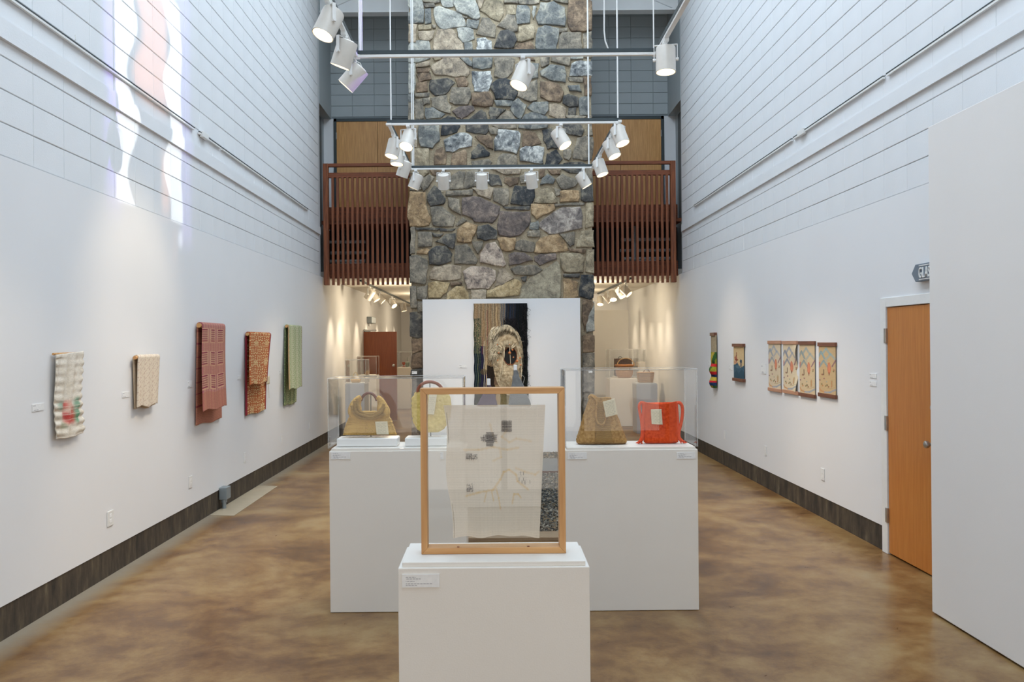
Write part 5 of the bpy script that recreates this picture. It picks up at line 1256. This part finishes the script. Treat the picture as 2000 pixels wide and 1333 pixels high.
# ================================================================ scrolls and hangings on the right wall
def scroll(i, u0, u1, vt, vb, vm0, vm1, base, hill, mb, label, wavy=0, seedd=0):
    xa = XR - .02
    y0, y1 = onx(u0, vt, xa).y, onx(u1, vt, xa).y
    um = (u0 + u1) / 2
    zt, zb = onx(um, vt, xa).z, onx(um, vb, xa).z
    r = thing('landscape_scroll', label, 'scroll', (XR, (y0 + y1) / 2, zb), 'four landscape scrolls on the right wall')
    for n_, z in (('top_batten', zt - .018), ('bottom_batten', zb + .018)):
        part_box(n_, r, XR - .002, XR - .024, y0 - .010, y1 + .010, z - .019, z + .019, mb, .003)
    p = Pic(40, 120, lin(*base))
    for j in range(120): p.a[j] *= 1 + .03 * math.sin(j * 1.7)
    h2 = lin(*hill); pk = lin(214, 122, 92); pu = lin(130, 84, 110); gr = lin(120, 116, 70)
    d = seedd
    def mt(x, y, w_, h_, c, k=.75, wd=.055): p.line([(x - w_, y + h_), (x, y), (x + w_, y + h_)], wd, c, k, asp=2.4)
    mt(.45, .06 + d, .24, .12, h2); mt(.14, .13 + d, .2, .13, lin(*[c * .9 for c in hill]), .8); mt(.72, .17 + d, .24, .10, h2, .6); mt(.3, .31 + d, .26, .13, lin(*[c * .92 for c in hill]), .8)
    p.line([(.14, .14 + d), (.5, .33 + d)], .03, h2, .6, 2.4)
    p.ell(.62, .46 + d, .10, .12, pk, .85).ell(.62, .46 + d, .05, .09, lin(228, 150, 116), .7).line([(.62, .55 + d), (.62, .60 + d)], .02, lin(120, 70, 60), .9, 2.4)
    p.line([(.8, .42 + d), (1, .3 + d)], .035, pu, .75, 2.4).line([(0, .44 + d), (.06, .36 + d)], .05, lin(190, 110, 110), .7, 2.4)
    p.line([(.3, .5 + d), (.29, .6 + d)], .025, lin(90, 74, 60), .85, 2.4).ell(.22, .60 + d, .06, .02, lin(140, 84, 70), .8)
    for x, y, c in ((.06, .72, pu), (.32, .68, lin(150, 90, 100)), (.18, .80, gr), (.22, .83, lin(190, 130, 80)), (.42, .83, gr), (.5, .81, lin(110, 96, 60)), (.58, .84, lin(150, 100, 70)), (.88, .52, gr), (.9, .49, lin(170, 110, 90)), (.47, .74, lin(170, 170, 150))): p.ell(x, y + d * .5, .045, .017, c, .8)
    p.ell(.78, .76 + d * .5, .08, .08, lin(184, 168, 120), .6).line([(.78, .72), (.76, .84)], .025, lin(198, 122, 84), .7, 2.4)
    p.line([(.5, .88), (.75, .87), (.95, .84)], .02, lin(180, 160, 120), .6, 2.4).line([(0, .88), (.12, .94), (.35, .96)], .04, lin(206, 150, 100), .75, 2.4).line([(.35, .96), (.65, .95), (1, .88)], .04, lin(150, 162, 178), .75, 2.4)
    p.noise(.07)
    def pos(s, t): return (XR - .012 - wavy * .018 * math.sin(t * 8) * max(0, s - .6) * 2.5, y0 - .022 + (y1 - y0 + .044) * s, zt - .03 + (zb + .03 - zt + .03) * t)
    sheet('painted_cloth', p.a, pos, M_weave, r, .003)
scroll(0, 1498.5, 1524, 666, 765, 0, 0, (222, 204, 174), (166, 172, 182), M_cherryl, 'landscape scroll farthest left of the four, light brown battens', 0, 0)
scroll(1, 1527, 1556, 666.5, 769.5, 0, 0, (226, 208, 176), (150, 156, 172), M_cherryl, 'landscape scroll second from left, right edge curling, light brown battens', 1, .02)
scroll(2, 1558.5, 1591, 667, 776, 0, 0, (214, 192, 156), (156, 170, 170), M_cherry2, 'landscape scroll third from left with dark battens and green-grey hills', 0, .02)
scroll(3, 1596, 1632, 669.5, 777, 0, 0, (204, 176, 134), (150, 178, 182), M_cherry2, 'landscape scroll rightmost of the four, tan cloth with pale blue hills', 0, .0)
# blue landscape weaving
xa = XR - .02
y0, y1 = onx(1432, 672, xa).y, onx(1453, 672, xa).y; zt, zb = onx(1442, 672, xa).z, onx(1442, 745, xa).z
r = thing('landscape_weaving', 'small weaving of a blue hill and tan sky between two brown battens', 'textile', (XR, (y0 + y1) / 2, zb))
for z in (zt - .018, zb + .018): part_box('batten', r, XR - .002, XR - .04, y0, y1, z - .02, z + .02, M_cherry2, .003)
p = Pic(30, 90, lin(212, 186, 142)); p.poly([(0, .58), (.2, .56), (.38, .5), (.55, .6), (.7, .66), (1, .58), (1, 1), (0, 1)], lin(66, 94, 112)).poly([(0, .86), (.3, .74), (.5, .84), (.8, .7), (1, .78), (1, 1), (0, 1)], lin(56, 84, 100)).ell(.45, .63, .25, .05, lin(92, 120, 134), .8)
p.line([(.3, .2), (.28, .52)], .045, lin(130, 70, 56), .95, 2.8).ell(.22, .36, .14, .04, lin(178, 110, 88)).ell(.3, .42, .16, .03, lin(140, 72, 58)).ell(.18, .5, .15, .04, lin(206, 150, 120)).ell(.74, .46, .1, .06, lin(70, 84, 100)).line([(.74, .46), (.76, .64)], .04, lin(56, 66, 80), 1, 2.8).noise(.14)
sheet('woven_picture', p.a, lambda s, t: (XR - .018, y0 - .02 + (y1 - y0 + .04) * s, zt - .03 + (zb - zt + .06) * t), M_weave, r, .006)
# narrow knitted hanging with colourful bulges
y0, y1 = onx(1389, 651, xa).y, onx(1399, 651, xa).y; ym = (y0 + y1) / 2; zt, zb = onx(1394, 650, xa).z, onx(1394, 757, xa).z
r = thing('knitted_hanging', 'narrow hanging with colourful knitted bulges at its foot, farthest on the right wall', 'textile', (XR, ym, zb))
part_box('batten', r, XR - .002, XR - .05, y0 - .03, y1 + .03, zt - .05, zt, M_cherry2, .003)
p = Pic(16, 90, lin(172, 156, 128)); cc = [(184, 160, 60), (60, 96, 50), (196, 44, 48), (40, 60, 96), (150, 150, 50), (90, 50, 60)]
for j in range(90):
    y = j / 90
    if y > .32:
        for i in range(16): p.a[j, i] = lin(*(cc[0], cc[1], cc[4])[int(i / 16 * 3 + y * 5) % 3])
    if .54 < y < .6 or .68 < y < .74 or .86 < y < .90: p.a[j] = lin(*cc[2])
    if .74 <= y < .80 or .90 <= y < .95: p.a[j] = lin(*cc[3])
    if .8 <= y < .86: p.a[j] = lin(*cc[0])
p.noise(.25)
def kpos(s, t):
    bul = .015 + (.06 * abs(math.sin((t - .3) * 13)) * min(1, (t - .3) * 3) if t > .3 else 0)
    return (XR - .01 - bul * math.sin(PI * s) - .01, y0 + (y1 - y0) * s - (bul * .6 if t > .4 else 0) * math.sin(PI * s), zt - .04 + (zb - zt + .04) * t)
sheet('knitted_tube', p.a, kpos, M_weave, r, .01)

# ---------------------------------------------------------------- sockets
def socket(u, v, s_, label, k=1):
    X = XL if s_ < 0 else XR
    q = onx(u, v, X)
    r = thing('wall_socket', label, 'socket', (X, q.y, q.z), 'white wall sockets')
    part_box('cover_plate', r, X - s_ * .0005, X - s_ * .007, q.y - .036 * k, q.y + .036 * k, q.z - .058, q.z + .058, M_white, .002)
    for dz in (-.02, .02): part_box('outlet', r, X - s_ * .0065, X - s_ * .009, q.y - .017, q.y + .017, q.z + dz - .014, q.z + dz + .014, M_card, .002)
for q in ((214.5, 1013, -1, 'white wall socket nearest the viewer on the left wall', 1.5), (371.5, 942, -1, 'second white wall socket on the left wall, below the burgundy coverlet', 1.3), (477.5, 894, -1, 'white wall socket low on the left wall below the orange coverlet'), (549.5, 859, -1, 'white wall socket low on the left wall below the green coverlet'),
          (604.5, 832, -1, 'farthest white wall socket on the left wall near the case'), (1607.5, 927, 1, 'nearest white wall socket on the right wall left of the amber door', 1.3), (1496, 881, 1, 'white wall socket on the right wall below the four scrolls', 1.2), (1416, 850, 1, 'farthest white wall socket low on the right wall', 1.2)):
    socket(*q[:4], *(q[4:] or ()))
# surface box with conduit
q0, q1 = onx(432, 965, XL + .02), onx(447, 965, XL + .02)
qz1, qz0 = onx(440, 955, XL + .05).z, onx(440, 975, XL + .05).z
r = thing('electrical_box', 'grey metal electrical box on a short conduit above the left floor edge', 'electrical box', (XL + .03, q0.y, 0))
part_box('box_body', r, XL + .002, XL + .085, q0.y - .02, q0.y + .13, qz0, qz1 + .02, M_grey, .006)
MB().tube([rel(r, XL + .045, q0.y + .02, .003), rel(r, XL + .045, q0.y + .02, qz0)], .022, 12).tube([rel(r, XL + .045, q0.y + .02, qz0 - .03), rel(r, XL + .045, q0.y + .02, qz0 + .005)], .032, 12).build('conduit', M_grey, r, smooth=True)
pp = [onz(u, v, .004) for u, v in ((419.5, 1007), (457, 1008), (541.8, 950.3), (514, 949))]
pp[0].x = pp[3].x = XL + .01
m = MB().add([(p.x, p.y, z) for z in (.0005, .005) for p in pp], [(3, 2, 1, 0), (4, 5, 6, 7), (0, 1, 5, 4), (1, 2, 6, 5), (2, 3, 7, 6), (3, 0, 4, 7)])
struct('trim_13', m, mat('bare_concrete_patch', lin(172, 160, 138), .45, .08, 5))

# ---------------------------------------------------------------- sign above the right door
sy1, sy0 = onx(1781.5, 535, XR - .04).y, 5.95
sz1, sz0 = onx(1790, 518, XR - .02).z, onx(1790, 551.5, XR - .02).z
sg = thing('shop_sign', 'grey hanging sign with raised white capital letters above the amber door', 'sign', (XR, (sy0 + sy1) / 2, sz0))
M_sgn = mat('sign_grey', lin(112, 124, 136), .5, .05, 8)
zc = (sz0 + sz1) / 2; h = (sz1 - sz0) / 2
pts = [(sy0, -h), (sy1 - .10, -h), (sy1 - .06, -h), (sy1 - .03, -h * .5), (sy1, 0), (sy1 - .03, h * .5), (sy1 - .06, h), (sy0, h)]
n = len(pts)
MB().add([rel(sg, XR - d, y, zc + z) for d in (.002, .045) for y, z in pts], [tuple(range(n)), tuple(reversed(range(n, 2 * n)))] + [(i, (i + 1) % n, n + (i + 1) % n, n + i) for i in range(n)]).build('sign_board', M_sgn, sg, bevel=.003)
for z in (zc + h * .78, zc - h * .80): part_box('white_line', sg, XR - .045, XR - .048, sy0 + .05, sy1 - .12, z - .0035, z + .0035, M_white)
cu = bpy.data.curves.new('lettering', 'FONT'); cu.body = 'GLAS'; cu.size = .112; cu.extrude = .004; cu.space_character = 1.12; cu.materials.append(M_white)
tmp = bpy.data.objects.new('lettering_outline', cu); COL.objects.link(tmp); bpy.context.view_layer.update()
me = bpy.data.meshes.new_from_object(tmp.evaluated_get(bpy.context.evaluated_depsgraph_get())); bpy.data.objects.remove(tmp)
o = bpy.data.objects.new('lettering', me); COL.objects.link(o); o.parent = sg
o.matrix_local = Matrix.Translation(rel(sg, XR - .051, sy1 - .125, zc - .040)) @ Matrix(((0, 0, -1, 0), (-1, 0, 0, 0), (0, 1, 0, 0), (0, 0, 0, 1))) @ Matrix.Diagonal((.62, 1, 1, 1))

# ================================================================ gravel bed in front of the chimney
gx0, gx1, gy0, gy1 = -1.15, 1.35, 8.02, 13.84
bed = thing('gravel_bed', 'low bed of grey gravel with paving slabs before the stone chimney', 'gravel bed', (.1, 8, 0))
part_box('kerb', bed, gx0, gx1, gy0 - .25, gy0, .001, .035, wood('weathered_kerb', lin(120, 98, 74), lin(150, 128, 100), axis='X', rough=.6), .004)
part_box('bed_floor', bed, gx0, gx1, gy0, gy1, .001, .006, mat('gravel_dust', lin(84, 80, 74), .95, .2, 20))
pc = [lin(*c) for c in ((112, 108, 98), (78, 76, 70), (150, 144, 130), (56, 56, 54), (126, 110, 88), (94, 86, 76))]
ico = np.array([(0, 0, 1), (.94, 0, .33), (-.47, .82, .33), (-.47, -.82, .33), (.6, .6, -.5), (-.7, .1, -.7), (.3, -.8, -.5)])
tri = np.array([(0, 1, 2), (0, 2, 3), (0, 3, 1), (1, 4, 2), (2, 5, 3), (3, 6, 1), (1, 6, 4), (2, 4, 5), (3, 5, 6), (4, 6, 5)])
NP = 27000
px_ = rng.uniform(gx0 + .02, gx1 - .02, NP); py_ = rng.uniform(gy0 + .02, gy1 - .02, NP)
keep = ~((py_ > 11.62) & (py_ < 12.95)); px_, py_ = px_[keep], py_[keep]; NP = len(px_)
sz = rng.uniform(.010, .021, NP)
V = ico[None] * sz[:, None, None] * rng.uniform(.7, 1.2, (NP, 7, 3)) * np.array([1, 1, .7])
an = rng.uniform(0, 6.28, NP); ca, sa = np.cos(an)[:, None], np.sin(an)[:, None]
V = np.stack([V[..., 0] * ca - V[..., 1] * sa, V[..., 0] * sa + V[..., 1] * ca, V[..., 2]], -1)
V += np.stack([px_ - bed.location.x, py_ - bed.location.y, .012 + rng.uniform(0, .02, NP)], -1)[:, None, :]
me = bpy.data.meshes.new('pebbles'); Fi = (tri[None] + (np.arange(NP) * 7)[:, None, None]).reshape(-1, 3)
me.from_pydata(V.reshape(-1, 3).tolist(), [], Fi.tolist()); me.update()
ca_ = me.color_attributes.new('Col', 'FLOAT_COLOR', 'CORNER'); cc_ = np.ones((NP, 30, 4), np.float32); cc_[:, :, :3] = np.array(pc)[rng.integers(0, 6, NP)][:, None, :]; ca_.data.foreach_set('color', cc_.ravel())
tag(link('pebbles', me, painted('pebble', .8, .3, (60, 60, 60)), bed), kind='stuff')
M_slab = mat('dark_paving_slab', lin(104, 104, 102), .6, .12, 5, .3, 60)
for i in range(3):
    xq0 = gx0 + .04 + i * .82; part_box('paving_slab', bed, xq0, xq0 + .81, 11.66, 12.92, .01, .05, M_slab, .004)
part_box('slab_edge', bed, gx0 + .02, gx1 - .02, 11.63, 11.655, .006, .05, mat('rusty_steel_edge', lin(96, 62, 48), .7, .2, 20))
# ================================================================ things in the back rooms
pedestal(at(674, 745, 16.4).x, at(711.5, 745, 16.4).x, 16.4, 16.95, at(690, 749, 16.4).z, 'grey-fronted pedestal in the left back room under the small wooden object', None, M_pgrey)
zq1 = at(690, 749, 16.4).z
case(at(673.8, 745, 16.4).x, at(713.5, 745, 16.4).x, 16.41, 16.9, zq1 + .001, at(690, 703.5, 16.41).z, 'small acrylic case on the grey pedestal in the left back room', t=.008)
pedestal(at(698.5, 732, 18.8).x, at(735, 732, 18.8).x, 18.8, 19.3, at(720, 733, 18.8).z, 'white pedestal in front of the open red-brown door')
zq2 = at(720, 733, 18.8).z
case(at(697.5, 732, 18.8).x, at(735, 732, 18.8).x, 18.81, 19.25, zq2 + .001, at(716, 696.5, 18.8).z, 'small acrylic case in front of the open red-brown door', t=.008)
pedestal(at(775.5, 717, 23.5).x, at(801, 717, 23.5).x, 23.5, 24.1, at(788, 718, 23.5).z, 'white pedestal right of the open door carrying a small cup')
zq3 = at(788, 718, 23.5).z
case(at(775.5, 717, 23.5).x, at(800, 717, 23.5).x, 23.52, 24.05, zq3 + .001, at(788, 688, 23.5).z, 'small acrylic case right of the open door around a cup', t=.008)
M_lw = mat('light_carved_wood', lin(214, 176, 122), .6, .1, 20)
o = thing('carved_wooden_boat', 'light wooden block carving with a bent twig handle in the left back room', 'carving', (at(695, 745, 16.65).x, 16.65, zq1))
xa_, xb_ = at(686, 745, 16.65).x, at(704, 745, 16.65).x
MB().add([rel(o, x, y, z) for x, y, z in ((xa_ + .02, 16.58, zq1 + .002), (xb_ - .02, 16.58, zq1 + .002), (xb_ - .02, 16.74, zq1 + .002), (xa_ + .02, 16.74, zq1 + .002), (xa_, 16.55, zq1 + .065), (xb_, 16.55, zq1 + .065), (xb_, 16.77, zq1 + .065), (xa_, 16.77, zq1 + .065))],
         [(3, 2, 1, 0), (4, 5, 6, 7), (0, 1, 5, 4), (1, 2, 6, 5), (2, 3, 7, 6), (3, 0, 4, 7)]).build('hull', M_lw, o, bevel=.008)
tubep(o, 'twig_handle', crv([at(u, v, 16.65) for u, v in ((690, 739), (690.5, 733), (694, 727.5), (697, 729.5), (698.5, 736), (698, 740))], 5), .008, M_cord, 6)
o = thing('carved_shell', 'small orange-tan rounded carving in the case before the open door', 'carving', (at(718, 731, 19).x, 19, zq2))
MB().ball(rel(o, at(718, 731, 19).x, 19, zq2 + .045), .042, 12, 8, sq=(1, 1, 1.05)).ball(rel(o, at(715, 731, 19).x, 19, zq2 + .028), .028, 10, 6).build('carved_body', mat('orange_wood', lin(212, 158, 92), .5, .12, 30), o, smooth=True)
tubep(o, 'twisted_rim', [(at(718, 731, 19).x + .04 * math.cos(a), 19 + .04 * math.sin(a), zq2 + .075) for a in np.linspace(0, 2 * PI, 13)], .008, M_lw, 6)
o = thing('footed_cup', 'small red-brown footed cup with a green-grey vessel behind, left of the chimney', 'cup', (at(788.5, 717, 23.8).x, 23.8, zq3))
cx_ = at(788.5, 717, 23.8).x
MB().lathe([(0, .0), (.055, .0), (.05, .008), (.008, .02), (.008, .05), (.03, .06), (.045, .09), (.04, .13), (.035, .13), (.0, .08)], 16, rel(o, cx_, 23.8, zq3 + .002)).build('bowl', mat('red_brown_glaze', lin(150, 74, 56), .4, .15, 20), o, smooth=True)
MB().lathe([(0, 0), (.04, 0), (.05, .05), (.06, .12), (.02, .14), (.008, .15), (.006, .26), (0, .26)], 14, rel(o, cx_ + .09, 23.9, zq3 + .002)).build('tall_vessel', mat('grey_green_glaze', lin(140, 156, 146), .4, .15, 20), o, smooth=True)
# labels on the chimney sides
cardpx_y(804.5, 725.5, 814.5, 731, 14.0, 'small white label on the chimney stones left of the display board', 1, w_=12, h_=6)
cardpx_y(1149.5, 724.5, 1157, 728.5, 14.0, 'small white label on the chimney stones right of the display board', 1, w_=12, h_=6)

# baskets at right
zb1q = at(1215, 739.5, 18.15).z
pedestal(at(1191, 739, 18.15).x, at(1245, 739, 18.15).x, 18.15, 18.75, zb1q, 'white pedestal in the right back room under the round handled basket')
case(at(1190.5, 739, 18.15).x, at(1246, 739, 18.15).x, 18.17, 18.72, zb1q + .001, at(1220, 683, 18.17).z, 'acrylic case around the round handled basket in the right back room', t=.008)
zb2q = at(1262, 749, 16.66).z
pedestal(at(1243, 749, 16.66).x, at(1284, 749, 16.66).x, 16.66, 17.15, zb2q, 'grey-fronted pedestal in the right back room under the square basket', None, M_pgrey)
pedestal(at(1248, 733, 18.3).x, at(1261, 733, 18.3).x, 18.3, 18.6, at(1250, 707.5, 18.3).z, 'tall pedestal behind the baskets against the warm lit right wall')
case(at(1248, 707, 18.3).x, at(1261, 707, 18.3).x, 18.3, 18.6, at(1250, 707.5, 18.3).z + .001, at(1250, 683, 18.3).z, 'small acrylic case on the tall pedestal behind the baskets', t=.008)
def basket_mat(name, a, b, s=60):
    m, N, K, P = principled(name); tc = N.new('ShaderNodeTexCoord')
    ck = N.new('ShaderNodeTexWave'); ck.bands_direction = 'Z'; ck.inputs['Scale'].default_value = s * .3; K.new(tc.outputs['Object'], ck.inputs[0])
    v = N.new('ShaderNodeTexVoronoi'); v.inputs['Scale'].default_value = s; K.new(tc.outputs['Object'], v.inputs['Vector'])
    r = ramp(N, [(.1, a), (.6, b)]); K.new(v.outputs['Distance'], r.inputs[0]); K.new(r.outputs[0], P.inputs['Base Color'])
    bp = N.new('ShaderNodeBump'); bp.inputs['Strength'].default_value = .8; bp.inputs['Distance'].default_value = .01; K.new(ck.outputs[1], bp.inputs['Height']); K.new(bp.outputs[0], P.inputs['Normal']); P.inputs['Roughness'].default_value = .7
    return m
MBk = basket_mat('woven_splint', lin(160, 112, 76), lin(206, 160, 116)); MBk2 = basket_mat('tan_splint', lin(150, 116, 82), lin(188, 150, 112)); MBd = basket_mat('dark_splint', lin(84, 58, 44), lin(112, 82, 64))
yb = 18.45; bx = at(1219.5, 739, yb).x; k_ = 17.2 / (F / yb)
o = thing('round_basket', 'round brown woven basket with rolled rim and arched handle in the right back room', 'basket', (bx, yb, zb1q))
ht = at(1219, 715, yb).z - zb1q
MB().lathe([(0, 0.003), (k_ * .72, .003), (k_ * .95, ht * .25), (k_, ht * .6), (k_ * .97, ht), (k_ * .93, ht), (k_ * .95, ht * .5), (0, .02)], 28, rel(o, bx, yb, zb1q)).build('woven_body', MBk, o, smooth=True)
tubep(o, 'rim', [(bx + k_ * math.cos(a), yb + k_ * math.sin(a), zb1q + ht + .008) for a in np.linspace(0, 2 * PI, 25)], .020, mat('rim_splint', lin(186, 122, 70), .6, .2, 40), 8)
tubep(o, 'handle', [(bx + k_ * .98 * math.cos(a) + .03, yb, zb1q + ht + .16 * math.sin(a)) for a in np.linspace(0, PI, 17)], .009, M_lw, 8)
# dark basket behind it
yd = 18.95 ; xd0, xd1 = at(1202, 720, 19.0).x, at(1233, 720, 19.0).x
zt = at(1217, 701, 19.0).z
pedestal(xd0 - .03, xd1 + .03, 18.84, 19.3, at(1217, 735, 19).z, 'white pedestal hidden behind the round basket under the dark square basket')
o = thing('dark_square_basket', 'dark brown square basket with ring handle behind the round basket', 'basket', ((xd0 + xd1) / 2, 19.05, at(1217, 735, 19).z))
zz0 = at(1217, 735, 19).z
bk_ = MB(); bk_.box(xd0, xd1, 18.9, 18.915, zz0, zt).box(xd0, xd1, 19.2, 19.215, zz0, zt).box(xd0, xd0 + .015, 18.9, 19.215, zz0, zt).box(xd1 - .015, xd1, 18.9, 19.215, zz0, zt).box(xd0, xd1, 18.9, 19.215, zz0, zz0 + .015)
bk_.v = [rel(o, *v) for v in bk_.v]; bk_.build('woven_body', MBd, o, bevel=.004)
tubep(o, 'ring_handle', [(at(1210, 701, 19).x + .045 * math.cos(a), 18.9, zt + .045 * math.sin(a)) for a in np.linspace(0, PI, 11)], .006, M_dark, 6)
# square tan basket with lid
yb = 16.9; xa_, xb_ = at(1244.5, 730, yb).x, at(1276.5, 730, yb).x; xc = (xa_ + xb_) / 2; hw = (xb_ - xa_) / 2
zt = at(1260, 727, yb).z; h_ = zt - zb2q
o = thing('square_lidded_basket', 'tan rectangular lidded basket with small knob on the grey pedestal at right', 'basket', (xc, yb, zb2q))
def fr_(w0, w1, z0, z1, d=.7):
    vs = [(sx * w, sy * w * d, z) for w, z in ((w0, z0), (w1, z1)) for sx, sy in ((-1, -1), (1, -1), (1, 1), (-1, 1))]
    return MB().add(vs, [(3, 2, 1, 0), (4, 5, 6, 7), (0, 1, 5, 4), (1, 2, 6, 5), (2, 3, 7, 6), (3, 0, 4, 7)])
fr_(hw * .84, hw * .98, .002, h_ * .92).build('woven_body', MBk2, o, bevel=.012)
fr_(hw, hw * .98, h_ * .90, h_).build('lid', MBk2, o, bevel=.008)
tubep(o, 'knob', crv([(xc - .04, yb - .05, zt), (xc - .02, yb - .05, zt + .045), (xc + .05, yb - .05, zt + .05), (xc + .07, yb - .05, zt)], 5), .009, M_ring, 6)
